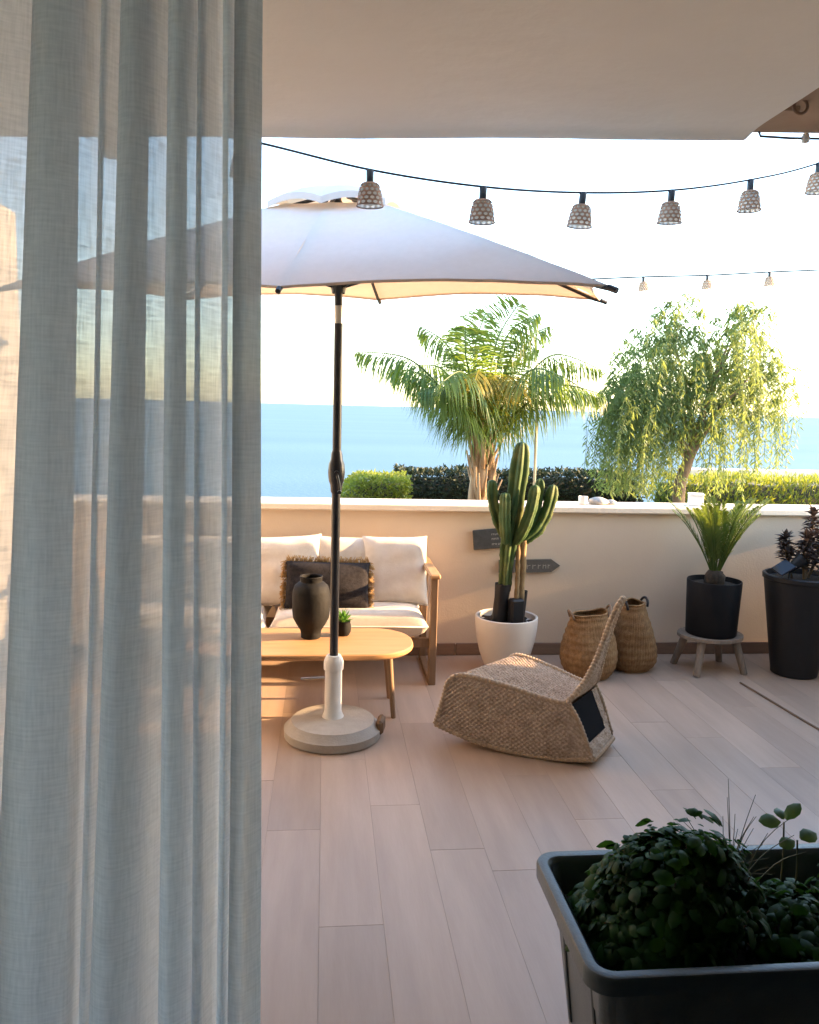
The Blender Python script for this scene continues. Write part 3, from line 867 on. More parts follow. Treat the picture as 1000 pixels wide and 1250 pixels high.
# ================================================================== SEAGRASS BASKETS
def basket(label, loc, prof, rz, lean, handle_side, slant=.0):
    t = thing('seagrass_basket', label, 'basket', loc, rz, 'seagrass baskets by the wall')
    t.rotation_euler = (lean[0], lean[1], rz)
    P = [tuple(p[:2]) for p in catmull([(r, z, 0) for r, z in prof], 9)]
    def ds(i, j, a, z):
        return .0045 * math.sin(a * 26 + j * .62) * math.sin(a * 26 - j * .62) + .002 * noise.noise(Vector((a * 4, z * 30, 0)))
    bm_ = MB().lathe(P, 156, disp=ds)
    zt_ = prof[-1][1]
    def slouch(p):
        f = (p[2] / zt_) ** 1.5
        k = noise.noise(Vector((p[0] * 7 + loc[0] * 5, p[1] * 7, p[2] * 6)))
        return (p[0] * (1 + .10 * f) + .012 * k + slant * f, p[1] * (1 - .28 * f) + .012 * k, p[2] + .018 * f * noise.noise(Vector((p[0] * 9, p[1] * 9, loc[0]))))
    bm_.v = [slouch(p) for p in bm_.v]
    bm_.build('body', 'seagrass', t, smooth=True)
    MB().lathe([(0, .012), (P[0][0] * .99, .006), (P[0][0], 0)], 40).build('bottom', 'seagrass', t)
    rt, zt = prof[-1]
    MB().tube([slouch((rt * math.cos(a), rt * math.sin(a), zt)) for a in [2 * PI * k / 64 for k in range(64)]], lambda i, q: .0055 + .001 * (i % 2), 8, closed=True).build('rim', 'seagrass', t, smooth=True)
    for hs_, hm in handle_side:
        path = []
        for k in range(15):
            a = PI * k / 14
            path.append((rt * math.cos(hs_) + (-math.sin(hs_)) * .062 * math.cos(a) + .018 * math.sin(a) * math.cos(hs_), rt * math.sin(hs_) + math.cos(hs_) * .062 * math.cos(a) + .018 * math.sin(a) * math.sin(hs_), zt - .02 + .055 * math.sin(a)))
        path = [slouch(q_) for q_ in path]
        MB().tube(path, .008, 8).build('handle', hm, t, smooth=True)
    return t
basket('left wider seagrass basket leaning by the wall behind the rocking chair', (1.615, 4.70, .004), [(.125, 0), (.158, .05), (.172, .13), (.162, .21), (.140, .29), (.115, .36), (.106, .385)], .3, (0, 0), ((2.9, 'dteak'), (2.9 - PI, 'dteak')), -.01)
basket('right taller seagrass basket with dark handle by the wall behind the rocking chair', (1.935, 4.83, .004), [(.115, 0), (.148, .05), (.158, .12), (.150, .21), (.128, .31), (.098, .40), (.090, .42)], 1.2, (0, 0), ((-1.0, 'black'), (-1.0 + PI, 'black')), -.015)

# ================================================================== ROCKING CHAIR
rk = thing('rocking_chair', 'low woven straw rocking chair with tall looped back facing the sofa', 'rocking chair', (1.02, 3.70, 0))
_rk0 = len(COL.objects)
NF, NR = Vector((.655, 3.68)), Vector((1.114, 3.472))      # seat edge nearest the doorway: front, rear
FF, FRr = Vector((.985, 3.975)), Vector((1.318, 3.715))     # far seat edge: front, rear (the seat narrows towards its back)
def rk_warp(p):
    t = (p[0] + .045) / .505; w = (1 - p[1] / HW) / 2
    q = (NR + (NF - NR) * t).lerp(FRr + (FF - FRr) * t, w)
    return (q.x - 1.02, q.y - 3.70, p[2])
HW = .225           # half width; local +X forward, the side nearest the camera is local +Y
def arcz(s): return max(0, ((s - .1) ** 2) / (2 * 1.35)) + .014
top = [(.535, .25), (.525, .300), (.50, .335), (.46, .352), (.40, .352), (.32, .342), (.2, .322), (.08, .296), (0.0, .286), (-.045, .288)]
bot = [(s, arcz(s)) for s in [lerp(.575, -.165, k / 18) for k in range(19)]]
def side_panel(yc, sg):
    mb = MB()
    NU, NV = 200, 84
    def zt_(s):
        for (a, za), (b, zb) in zip(top, top[1:]):
            if b <= s <= a: return lerp(zb, za, (s - b) / (a - b))
        if s > top[0][0]: return lerp(top[0][1], arcz(.575) + .004, (s - .535) / .04)
        return lerp(.288, arcz(-.165) + .03, (-.045 - s) / .12)
    def fn(off):
        def f_(u, v):
            s = lerp(.574, -.163, u)
            zb, zz = arcz(s), zt_(s)
            z = lerp(zb, max(zz, zb + .002), v)
            wv = .0058 * math.sin(s * 2 * PI / .027) * math.sin(z * 2 * PI / .022 + s * 5) + .004 * noise.noise(Vector((s * 40, z * 12, 0))) + .006 * noise.noise(Vector((s * 5, z * 5, 3)))
            bow = .012 * math.sin(PI * u) * math.sin(PI * v)
            return (s, yc + sg * (off + (wv if off > 0 else 0) + bow), z)
        return f_
    mb.grid(fn(.012), NU, NV)
    mb.grid(fn(-.004), 20, 8)
    o = mb.build('side_panel', 'straw', rk, smooth=True)
    def beads(path, r=.0125):
        Q = catmull([Vector(p) for p in path], 10)
        L = [0]
        for a, b in zip(Q, Q[1:]): L.append(L[-1] + (b - a).length)
        n = max(8, int(L[-1] / .004)); pts = []; j = 0
        for k in range(n + 1):
            d = L[-1] * k / n
            while j < len(L) - 2 and L[j + 1] < d: j += 1
            t = (d - L[j]) / max(1e-6, L[j + 1] - L[j]); pts.append(Q[j].lerp(Q[j + 1], t))
        return MB().tube(pts, lambda i, t: r * (1 + .16 * math.sin(i * .004 * 2 * PI / .019)), 7)
    y = yc + sg * .006
    beads([(.575, y, arcz(.575))] + [(s, y, z) for s, z in top]).build('edge_braid', 'braid', o, smooth=True)
    beads([(s, y, z - .002) for s, z in bot], .012).build('rocker_braid', 'braid', o, smooth=True)
    beads([(-.045, y, .286), (-.09, y, .215), (-.128, y, .13), (-.155, y, arcz(-.16) + .02)], .010).build('edge_braid', 'braid', o, smooth=True)
    return beads
bd_ = side_panel(HW, 1)
side_panel(-HW, -1)
def zt0(s):
    for (a, za), (b, zb) in zip(top, top[1:]):
        if b <= s <= a: return lerp(zb, za, (s - b) / (a - b))
    return top[0][1] if s > .5 else .288
def wv2(a, b): return .0055 * math.sin(a * 2 * PI / .027) * math.sin(b * 2 * PI / .022 + a * 5) + .005 * noise.noise(Vector((a * 30, b * 30, 0)))
st_ = MB()
def seatf(u, v):
    s = lerp(.530, -.05, u); y = lerp(HW, -HW, v)
    crown = .006 * (1 - (2 * v - 1) ** 2) * (.35 + .65 * max(0, min(1, (s + .02) / .3))) * (1 if s < .44 else max(0, (.55 - s) / .11))
    return (s, y, zt0(s) + crown + wv2(s, y) - .001)
st_.grid(seatf, 150, 120)
st_.build('seat', 'straw', rk, smooth=True)
MB().grid(lambda u, v: (lerp(.533, .572, v) + wv2(v * .2, u * .45), lerp(HW, -HW, u), lerp(.26, arcz(.575), v)), 60, 40).build('front_panel', 'straw', rk, smooth=True)
MB().grid(lambda u, v: (lerp(.57, -.165, u), lerp(HW, -HW, v), arcz(lerp(.57, -.165, u)) + .006), 60, 20).build('bottom_panel', 'straw', rk, smooth=True)
# tapering back with a slot near its top
def backp(v):           # centre line and half width by height parameter
    x = -.045 - .150 * v ** .58 - .030 * v ** 5
    z = .286 + .475 * v ** .92
    K = ((0, HW), (.08, .190), (.20, .125), (.36, .076), (.55, .054), (.8, .052), (1.01, .050))
    hw = .06
    for (va, ha), (vb, hb_) in zip(K, K[1:]):
        if va <= v <= vb: hw = lerp(ha, hb_, (v - va) / (vb - va))
    if v > .93: hw *= math.sqrt(max(0.02, 1 - ((v - .93) / .075) ** 2))
    return x, z, hw
bk = MB()
NB = 90
for sg in (-1, 1):
    def bf(u, v):
        x, z, hw = backp(v)
        inner = 0.0
        if .60 < v < .93:
            inner = .62 * hw * math.sin(PI * (v - .60) / .33) ** .5
        y = sg * lerp(inner, hw, u)
        return (x + wv2(y, z) + .01 * (abs(y) / HW) ** 2, y, z)
    bk.grid(bf, 22, NB)
    bk.grid(lambda u, v: tuple(Vector(bf(u, v)) + Vector((.014, 0, .004))), 8, 40)
bk.build('backrest', 'straw', rk, smooth=True)
outl = []
for sg, rng in ((1, range(0, 41)), (-1, range(40, -1, -1))):
    for k in rng:
        x, z, hw = backp(k / 40)
        outl.append((x + .006 + .01 * (hw / HW) ** 2, sg * hw, z))
bd_(outl[::2] + [outl[-1]], .014).build('back_braid', 'braid', rk, smooth=True)
slot = []
for k in range(24):
    a = 2 * PI * k / 24
    v = .765 + .165 * math.cos(a); x, z, hw = backp(v)
    slot.append((x + .004, .5 * hw * math.sin(a), z))
MB().tube(slot, .008, 7, closed=True).build('slot_braid', 'braid', rk, smooth=True)
# rear: sheet coloured black for the hollow's shade between the sides, beaded far edge and bottom strip
MB().grid(lambda u, v: (lerp(-.052, -.138, v) , lerp(HW - .015, -HW + .085, u), lerp(.276, .105, v)), 6, 8).build('hollow_shade_sheet', 'hollow_shade', rk)
MB().grid(lambda u, v: (lerp(-.050, -.139, v) - .002 + wv2(u * .1, v * .2), lerp(-HW + .085, -HW + .005, u), lerp(.278, .105, v)), 14, 40).build('rear_side_strip', 'straw', rk, smooth=True)
MB().grid(lambda u, v: (lerp(-.138, -.166, v) + wv2(u * .4, v * .08), lerp(HW - .01, -HW + .01, u), lerp(.105, arcz(-.166) + .004, v)), 60, 10).build('rear_strip', 'straw', rk, smooth=True)
bd_([(-.168, HW, arcz(-.168)), (-.172, 0, arcz(-.17)), (-.168, -HW, arcz(-.168))], .012).build('rear_braid', 'braid', rk, smooth=True)

for o in [o for o in list(COL.objects) if o.type == 'MESH' and (o.parent is rk or (o.parent is not None and o.parent.parent is rk))]:
    for v_ in o.data.vertices: v_.co = rk_warp(v_.co)
    o.data.update()

# ================================================================== STOOL AND CYCAD
stl = thing('wooden_stool', 'small weathered wooden stool under the black cycad pot', 'stool', (2.432, 4.80, 0), .12)
MB().loft([[(.205 * math.cos(a) * (1 + .02 * math.sin(3 * a)), .175 * math.sin(a), z) for a in [2 * PI * k / 40 for k in range(40)]] for z in (.212, .232)], True, True).build('seat', 'oldwood', stl, smooth=True, sharp=40)
for sx, sy in ((-1, -1), (1, -1), (-1, 1), (1, 1)):
    MB().tube([(sx * .115, sy * .09, .213), (sx * .165, sy * .135, 0)], lambda i, t: lerp(.026, .021, t), 8).build('leg', 'oldwood', stl, smooth=True, sharp=50)
MB().box((0, -.112, .105), (.24, .018, .03), bev=.004).build('stretcher', 'oldwood', stl) if False else None
cyp = thing('potted_cycad', 'cycad with stiff upright fronds in a matt black cylinder pot on the stool', 'potted plant', (2.432, 4.80, .233))
MB().lathe([(0, 0), (.148, 0), (.153, .006), (.165, .335), (.163, .342), (.156, .342), (.153, .31), (0, .30)], 56).build('pot', 'blackm', cyp, smooth=True, sharp=40)
MB().lathe([(.15, .312), (.1, .318), (0, .322)], 30).build('soil', 'potsoil', cyp)
MB().lathe([(.055, .30), (.062, .33), (.058, .37), (.04, .40), (0, .41)], 20, disp=lambda i, j, a, z: .006 * math.sin(a * 7 + j * 2)).build('trunk', 'cytrunk', cyp, smooth=True)
random.seed(12)
def pinnate(base, path, npair, L, W, ang, droop, upv, mat, parent, rach, name='frond', env=None, jitter=.15, segs=2):
    P = catmull(path, 12); n = len(P)
    mb = MB().tube(P, lambda i, t: rach * (1 - .75 * t), 5)
    for k in range(npair):
        t = .16 + .84 * (k + .5) / npair
        f = t * (n - 1); i = min(int(f), n - 2); p = P[i].lerp(P[i + 1], f - i)
        tg = (P[i + 1] - P[i]).normalized()
        sd = tg.cross(Vector(upv)); sd = sd.normalized() if sd.length > 1e-4 else Vector((1, 0, 0))
        nr = sd.cross(tg).normalized()
        l_ = L * (env(t) if env else (math.sin(PI * min(1, t * .86 + .12)) ** .7 + .05))
        for sg in (-1, 1):
            d = (tg * math.cos(ang) + sd * sg * math.sin(ang) + nr * .22 + Vector((random.uniform(-1, 1), random.uniform(-1, 1), random.uniform(-1, 1))) * jitter).normalized()
            mb.leaf(p, d, nr, l_ * random.uniform(.85, 1.12), W, .15, droop * random.uniform(.7, 1.3), segs)
    return mb.build(name, mat, parent)
for k in range(22):
    a = 2 * PI * k / 22 + random.uniform(-.1, .1); sp_ = random.uniform(.16, .33) if k % 4 else random.uniform(.03, .12)
    h = random.uniform(.37, .46)
    r0 = Vector((math.cos(a) * 1.0, math.sin(a) * .8, 0))
    path = [r0 * .02 + Vector((0, 0, .38)), r0 * (.03 + sp_ * .30) + Vector((0, 0, .38 + h * .42)), r0 * (.03 + sp_ * .72) + Vector((0, 0, .38 + h * .78)), r0 * (.03 + sp_ * 1.1) + Vector((0, 0, .38 + h))]
    pinnate(None, path, 34, .085, .009, .72, .12, (-r0.x, -r0.y, .4), 'cycas', cyp, .005, env=lambda t: math.sin(PI * min(1, t * .8 + .16)) ** .6, jitter=.07)

# ================================================================== TALL PLANTER
tp = thing('tall_planter', 'tall tapered dark planter holding a purple succulent at the right edge', 'planter', (2.945, 4.70, 0))
MB().lathe([(0, 0), (.128, 0), (.136, .006), (.218, .598), (.226, .604), (.227, .628), (.220, .634), (.208, .632), (.203, .60), (0, .585)], 56).build('pot', 'black', tp, smooth=True, sharp=40)
MB().lathe([(.2, .598), (.1, .606), (0, .61)], 30).build('soil', 'potsoil', tp)
random.seed(44)
def succulent(name, branches, lab):
    for b in branches:
        P = catmull(b, 6)
        MB().tube(P, lambda i, t: .011 * (1 - .55 * t), 7).build('stem', 'stemw', tp, smooth=True)
        mb = MB()
        n = len(P)
        for k in range(110):
            t = lerp(.22, 1.0, (k / 110) ** .8); i = min(int(t * (n - 1)), n - 2)
            p = P[i].lerp(P[i + 1], t * (n - 1) - i)
            a = k * 2.4 + random.uniform(-.3, .3); el = random.uniform(-.2, .8) + .5 * (t > .85)
            d = Vector((math.cos(a) * math.cos(el), math.sin(a) * math.cos(el), math.sin(el)))
            mb.leaf(p, d, (0, 0, 1), random.uniform(.065, .105) * (1.05 - .35 * t), random.uniform(.024, .034), .3, .25)
        mb.build('leaves', 'aeon', tp)
succulent('s', [[(.02, 0, .60), (.03, .0, .75), (.035, -.01, .90), (.03, -.01, 1.02)], [(.05, .02, .60), (.10, .03, .72), (.13, .03, .84), (.14, .02, .96)], [(-.06, .01, .60), (-.10, .0, .72), (-.128, -.01, .80), (-.135, -.01, .865)], [(.0, -.03, .60), (-.02, -.04, .70), (-.03, -.05, .80), (-.02, -.05, .88)], [(.10, -.02, .60), (.16, -.03, .70), (.19, -.03, .80), (.20, -.03, .90)]], '')
sl_ = thing('solar_light', 'small black solar spotlight staked in the tall planter beside the succulent', 'solar light', (2.80, 4.60, .60))
MB().tube([(0, 0, -.06), (0, 0, .075)], .007, 8).build('stake', 'black', sl_, smooth=True)
MB().box((-.045, -.01, .095), (.105, .10, .012), Matrix.Rotation(-.55, 3, 'Y') @ Matrix.Rotation(.35, 3, 'X'), .003).build('solar_panel', 'panel', sl_)
MB().tube([(-.005, 0, .075), (.03, 0, .11), (.075, -.005, .15)], lambda i, t: [.020, .030, .042][i], 14).build('lamp_head', 'black', sl_, smooth=True, sharp=50)

# ================================================================== floor cable
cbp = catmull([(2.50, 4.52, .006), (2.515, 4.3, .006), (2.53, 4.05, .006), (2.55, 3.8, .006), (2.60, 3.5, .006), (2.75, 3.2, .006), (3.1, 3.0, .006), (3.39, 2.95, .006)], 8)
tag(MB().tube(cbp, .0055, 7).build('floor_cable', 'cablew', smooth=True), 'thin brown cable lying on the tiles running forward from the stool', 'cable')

# ================================================================== objects on the wall cap
tag(MB().lathe([(0, 0), (.024, 0), (.029, .004), (.031, .05), (.029, .054), (.026, .05), (.025, .012), (0, .010)], 24).build('candle_cup', 'ceramic', None, True, (1.69, 5.20, .991), 40), 'little white candle cup on the wall cap right of the cactus', 'candle cup')
def stone(label, loc, s, seed):
    mb = MB().lathe([(.02, .0), (.06, .003), (.075, .018), (.06, .036), (.025, .05), (0, .052)], 20, disp=lambda i, j, a, z: .014 * noise.noise(Vector((math.cos(a) * 1.6 + seed, math.sin(a) * 1.6, z * 18))), cap0=True)
    mb.v = [(x * s, y * s * .8, z * s) for x, y, z in mb.v]
    tag(mb.build('stone', 'rock', None, True, loc), label, 'stone', 'stones on the wall cap')
stone('larger grey stone on the wall cap beside the white candle cup', (1.80, 5.22, .990), .95, 1)
stone('smaller grey stone on the wall cap, right of the larger stone', (1.89, 5.23, .990), .62, 6)
bxx = thing('white_box', 'small white box on the wall cap below the weeping tree', 'box', (2.475, 5.23, .990), -.35)
MB().box((0, 0, .035), (.095, .08, .07), bev=.004).build('body', 'white', bxx)
MB().box((0, 0, .077), (.102, .087, .012), bev=.003).build('lid', 'white', bxx)

# ================================================================== FOREGROUND PLANTER
bn = thing('planter_box', 'dark grey-green plastic planter box with wide rim, nearest the doorway', 'planter box', (.995, 1.655, 0))
BW, BD, BZ = .93, .47, .50
def lp(dw, dd, z, r): return rrect(BW + dw, BD + dd, r, z, 8)
body = MB().loft([lp(-.20, -.16, .0, .05), lp(-.19, -.15, .008, .055), lp(-.075, -.055, BZ - .03, .055), lp(-.07, -.05, BZ - .012, .055)], True)
body.build('body', 'bin', bn, smooth=True, sharp=40)
rim = MB().loft([lp(-.072, -.05, BZ - .03, .055), lp(-.012, -.012, BZ - .044, .05), lp(-.002, -.002, BZ - .040, .055), lp(0, 0, BZ - .008, .055), lp(-.006, -.006, BZ - .002, .054), lp(-.016, -.016, BZ, .05), lp(-.050, -.050, BZ - .002, .036), lp(-.060, -.060, BZ - .008, .034), lp(-.066, -.066, BZ - .02, .032), lp(-.10, -.10, BZ - .15, .032)])
rim.build('rim', 'bin', bn, smooth=True, sharp=35)
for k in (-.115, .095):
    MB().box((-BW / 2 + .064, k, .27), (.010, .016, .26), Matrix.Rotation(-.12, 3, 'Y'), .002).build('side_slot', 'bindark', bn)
MB().grid(lambda u, v: (lerp(-.41, .41, u), lerp(-.185, .185, v), BZ - .085 + .02 * noise.noise(Vector((u * 12, v * 6, 0)))), 60, 30).build('soil', 'potsoil', bn, smooth=True)
random.seed(90)
def herb_bush(name, label, loc, rad, n, L, mat, seed, peak=(0, 0), dens=1.0, cat='herb'):
    random.seed(seed)
    t = thing(name, label, cat, loc)
    lf, stm = MB(), MB()
    for k in range(n):
        # clumps
        a = random.uniform(0, 2 * PI); r = math.sqrt(random.random()); 
        hx, hy = r * math.cos(a), r * math.sin(a)
        d2 = math.hypot(hx - peak[0], hy - peak[1])
        hz = max(.12, (1 - .55 * d2 ** 1.4)) * (.80 + .34 * noise.noise(Vector((hx * 3 + seed, hy * 3, 0))) + .22 * noise.noise(Vector((hx * 8 + seed, hy * 8, 4))))
        if k % 42 == 0: hz *= 1.05
        depth = random.random() ** 2.2
        p = Vector((hx * rad[0], hy * rad[1], hz * rad[2] * (1 - .55 * depth)))
        out = Vector((hx * 1.2, hy * 1.2, .55)).normalized()
        if p.z < .12: p.x *= .86; p.y *= .88
        nrm = (out + Vector((random.uniform(-.6, .6), random.uniform(-.6, .6), random.uniform(-.1, .5)))).normalized()
        az = random.uniform(0, 2 * PI)
        d = Vector((math.cos(az), math.sin(az), random.uniform(-.35, .25)))
        d = (d - nrm * d.dot(nrm) * .7).normalized()
        l_ = L * random.choice((random.uniform(.35, .7), random.uniform(.6, 1.1), random.uniform(.9, 1.6)))
        cup(lf, p, d, nrm, l_, l_ * random.uniform(.58, .75))
        if k % 14 == 0:
            stm.tube([(hx * rad[0] * .5, hy * rad[1] * .5, -.03), tuple(p)], .0018, 4)
    lf.build('leaves', mat, t, smooth=True)
    stm.build('stems', 'stemw', t)
    return t
def cup(mb, p, d, nrm, L, W):
    """rounded, slightly domed leaf"""
    side = d.cross(nrm).normalized(); up = side.cross(d).normalized()
    rows = [(0, .12), (.25, .80), (.55, 1.0), (.82, .66), (1.0, .05)]
    vs = []
    for t, w in rows:
        dz = .22 * math.sin(PI * t) - .28 * t * t
        c = p + d * (L * t) + up * (L * dz * .6)
        e = up * (-.16 * W * w)
        vs += [c - side * (W / 2 * w) + e, c + up * (.02 * W), c + side * (W / 2 * w) + e]
    fs = []
    for j in range(4):
        for i in range(2):
            q = j * 3 + i
            fs.append((q, q + 1, q + 4, q + 3))
    mb.add(vs, fs)
herb_bush('leafy_herb', 'bushy dark green herb mounded at the left end of the planter box', (.765, 1.66, BZ - .085), (.215, .195, .29), 2900, .034, 'herb', 8, (.35, .1))
herb_bush('leafy_herb', 'low sprawling dark green herb in the middle of the planter box', (1.07, 1.62, BZ - .085), (.17, .19, .13), 620, .034, 'herb', 17, (0, 0))
herb_bush('leafy_herb', 'low leafy herb at the right end of the planter box', (1.27, 1.62, BZ - .085), (.15, .19, .14), 520, .036, 'herb', 23, (0, .2))
ch = thing('grass_tuft', 'thin wispy grass tuft sprouting at the back of the planter box', 'grass tuft', (.985, 1.78, BZ - .085))
random.seed(15)
cm = MB()
for k in range(34):
    a = random.uniform(0, 2 * PI); l_ = random.uniform(.12, .31); ln = random.uniform(.05, .9)
    b0 = Vector((random.uniform(-.03, .03), random.uniform(-.02, .02), 0))
    d = Vector((math.cos(a) * ln, math.sin(a) * ln * .6, 1)).normalized()
    cm.tube(catmull([b0, b0 + d * l_ * .6, b0 + d * l_ + Vector((math.cos(a) * .04 * ln, 0, -.05 * ln))], 4), lambda i, t: .0018 * (1 - .6 * t), 3)
cm.build('blades', 'chive', ch)
def seedling(label, loc, leaves, h):
    t = thing('seedling', label, 'seedling', loc)
    MB().tube(catmull([(0, 0, 0), (.006, 0, h * .5), (0, 0, h)], 5), .0022, 5).build('stem', 'chive', t, smooth=True)
    for (az, el, L, W) in leaves:
        d = Vector((math.cos(az) * math.cos(el), math.sin(az) * math.cos(el), math.sin(el)))
        nr = Vector((-math.cos(az) * math.sin(el), -math.sin(az) * math.cos(el) * .4 - .5, math.cos(el))).normalized()
        mb = MB(); cup(mb, Vector((0, 0, h)) + d * .008, d, nr, L, W)
        mb.build('leaf', 'herb2', t, smooth=True)
seedling('round leaved seedling rising above the back right of the planter box', (1.10, 1.74, BZ - .085), [(3.0, .1, .05, .042), (.3, .75, .055, .034), (1.4, .4, .04, .03)], .225)
seedling('shorter round leaved seedling at the right, beside the taller seedling', (1.125, 1.72, BZ - .085), [(3.3, -.1, .04, .036), (.2, .25, .05, .04)], .19)

# ================================================================== STRING LIGHTS
def lamp_meshes():
    # perforated shade: rows of cells, each a plate with a round hole
    Rt, Rb, H = .031, .0465, .078
    cols, rows = 13, 5
    sh = MB()
    def sp3(u, v, o=0):
        a = 2 * PI * u; z = -H * v
        r = lerp(Rt, Rb, v ** .8) + .0015 * math.sin(PI * min(1, v * 1.1)) + o
        return (r * math.cos(a), r * math.sin(a), z)
    for j in range(rows):
        for i in range(cols):
            o_ = .5 * (j % 2)
            u0, u1 = (i + o_) / cols, (i + 1 + o_) / cols; v0, v1 = .06 + .92 * j / rows, .06 + .92 * (j + 1) / rows
            oc = [(0, 0), (.5, 0), (1, 0), (1, .5), (1, 1), (.5, 1), (0, 1), (0, .5)]
            ic = [(.5 + .375 * math.cos(q), .5 + .375 * math.sin(q)) for q in [-.75 * PI + k * PI / 4 for k in range(8)]]
            vs = [sp3(lerp(u0, u1, a), lerp(v0, v1, b)) for a, b in oc] + [sp3(lerp(u0, u1, a), lerp(v0, v1, b), .001) for a, b in ic]
            sh.add(vs, [(k, (k + 1) % 8, 8 + (k + 1) % 8, 8 + k) for k in range(8)])
    sh.tube([sp3(k / 26, .99, .001) for k in range(26)], .0022, 5, closed=True)
    sh.lathe([(.012, .004), (Rt * .9, .0), (Rt + .001, -H * .07)], 20)
    so_ = MB().lathe([(0, .048), (.010, .048), (.0135, .044), (.0135, .002), (.010, -.006), (0, -.006)], 14)
    ln = MB().lathe([(Rt - .004, -.006), (lerp(Rt, Rb, .4) , -.03), (Rb - .001, -H * .985)], 26)
    bl = MB().lathe([(0, -.006), (.008, -.01), (.011, -.02), (.019, -.036), (.021, -.046), (.017, -.058), (.009, -.064), (0, -.066)], 14)
    return sh, so_, ln, bl
M['bulb'] = pmat('frosted_bulb', (0.82, 0.78, 0.70), None, rough=.3, trans=.5)
_shared = {}
def lamp(parent, p, tilt, scale=1.0):
    if not _shared:
        sh, so_, ln, bl = lamp_meshes()
        for nme, mb, mt in (('lamp_shade', sh, 'shade'), ('socket', so_, 'cable'), ('shade_liner', ln, 'paper'), ('bulb', bl, 'bulb')):
            o = mb.build(nme, mt, None, smooth=(nme != 'lamp_shade'), sharp=50 if nme == 'socket' else None)
            _shared[nme] = o.data
            bpy.data.objects.remove(o)
    s = link('lamp_shade', _shared['lamp_shade'], parent, p)
    s.rotation_euler = (tilt[0], tilt[1], random.uniform(0, 6)); s.scale = (scale,) * 3
    for k in ('socket', 'shade_liner', 'bulb'): link(k, _shared[k], s)
random.seed(61)
near_pts = [(-1.30, 3.145, 2.66), (-.75, 3.08, 2.565), (-.296, 3.038, 2.506), (.147, 3.032, 2.427), (.555, 3.035, 2.391), (.957, 3.149, 2.419), (1.343, 3.236, 2.469), (1.745, 3.39, 2.57), (2.144, 3.568, 2.707), (2.75, 3.66, 2.95), (3.395, 3.72, 3.22)]
ns = thing('string_lights', 'near string of rattan shaded lamps sagging across the terrace below the porch ceiling', 'string lights', (0, 0, 0))
MB().tube(catmull([(a, b, c) for a, b, c in near_pts], 10), .0042, 6).build('cable', 'cable', ns, smooth=True)
for (a, b, c), tl in zip(near_pts[1:9], [(0, 0), (0, 0), (.02, .03), (0, -.02), (.05, -.06), (-.03, .07), (0, .02), (.02, 0)]):
    lamp(ns, (a, b, c - .046), tl)
far_pts = [(-.95, 7.90, 3.04), (-.2, 7.85, 2.93), (.4, 7.79, 2.85), (1.0, 7.74, 2.81), (1.6, 7.68, 2.80), (2.272, 7.623, 2.807), (2.922, 7.56, 2.847), (3.511, 7.502, 2.877), (4.085, 7.447, 2.922), (4.68, 7.40, 2.965), (5.3, 7.36, 3.03), (5.9, 7.33, 3.10)]
fs_ = thing('string_lights', 'far string of small lamps strung over the garden behind the palm and weeping tree', 'string lights', (0, 0, 0))
MB().tube(catmull(far_pts, 6), .0075, 5).build('cable', 'cable', fs_, smooth=True)
for k, p in enumerate(far_pts[1:-1]):
    lamp(fs_, (p[0], p[1], p[2] - .046), (random.uniform(-.05, .05), random.uniform(-.05, .05)), 1.0)
for xx, yy, hh, lb in ((-.95, 7.90, 3.1, 'slim garden post carrying the far lamps, left behind the curtain'), (5.9, 7.33, 3.16, 'slim garden post carrying the far lamps beyond the right edge')):
    g = thing('garden_post', lb, 'post', (xx, yy, -.1))
    MB().lathe([(.028, 0), (.024, hh), (.0, hh + .01)], 12).build('shaft', 'oldwood', g, smooth=True, sharp=50)
    MB().tube([(0, 0, hh - .03), (0, -.03, hh + .02)], .006, 6).build('hook', 'rod', g)

# ================================================================== PALM
pl = thing('palm_tree', 'feathery palm tree rising behind the parapet wall beside the cactus', 'palm tree', (1.36, 7.0, -.06))
random.seed(31)
tk = MB()
for k, (x0, x1, r) in enumerate(((-.09, -.055, .042), (.015, .0, .052), (.10, .08, .038))):
    tk.tube(catmull([(x0 * .6, 0, 0), (x0, 0, .6), (x1, 0, 1.2), (x1 * .6, 0, 1.42)], 6), lambda i, t: r * (1 - .25 * t) * (1 + .06 * math.sin(i * 2.3)), 9)
for k in range(34):
    a = random.uniform(0, 2 * PI); z = random.uniform(.75, 1.35)
    tk.tube([(math.cos(a) * .06, math.sin(a) * .06, z), (math.cos(a) * .11, math.sin(a) * .1, z + .12), (math.cos(a) * random.uniform(.12, .2), math.sin(a) * .15, z + .28)], lambda i, t: .020 * (1 - .7 * t), 5)
tk.build('trunk', 'ptrunk', pl, smooth=True)
def pfr(path, n=60, L=.34, mat='frond', ang=.95, droop=2.6, W=.0125):
    pinnate(None, [Vector(p) for p in path], n, L, W, ang, droop, (0, 0, 1) if abs(path[-1][0]) + abs(path[-1][1]) > .35 else (0, -1, .2), mat, pl, .014, jitter=.16, segs=3)
B0 = 1.32
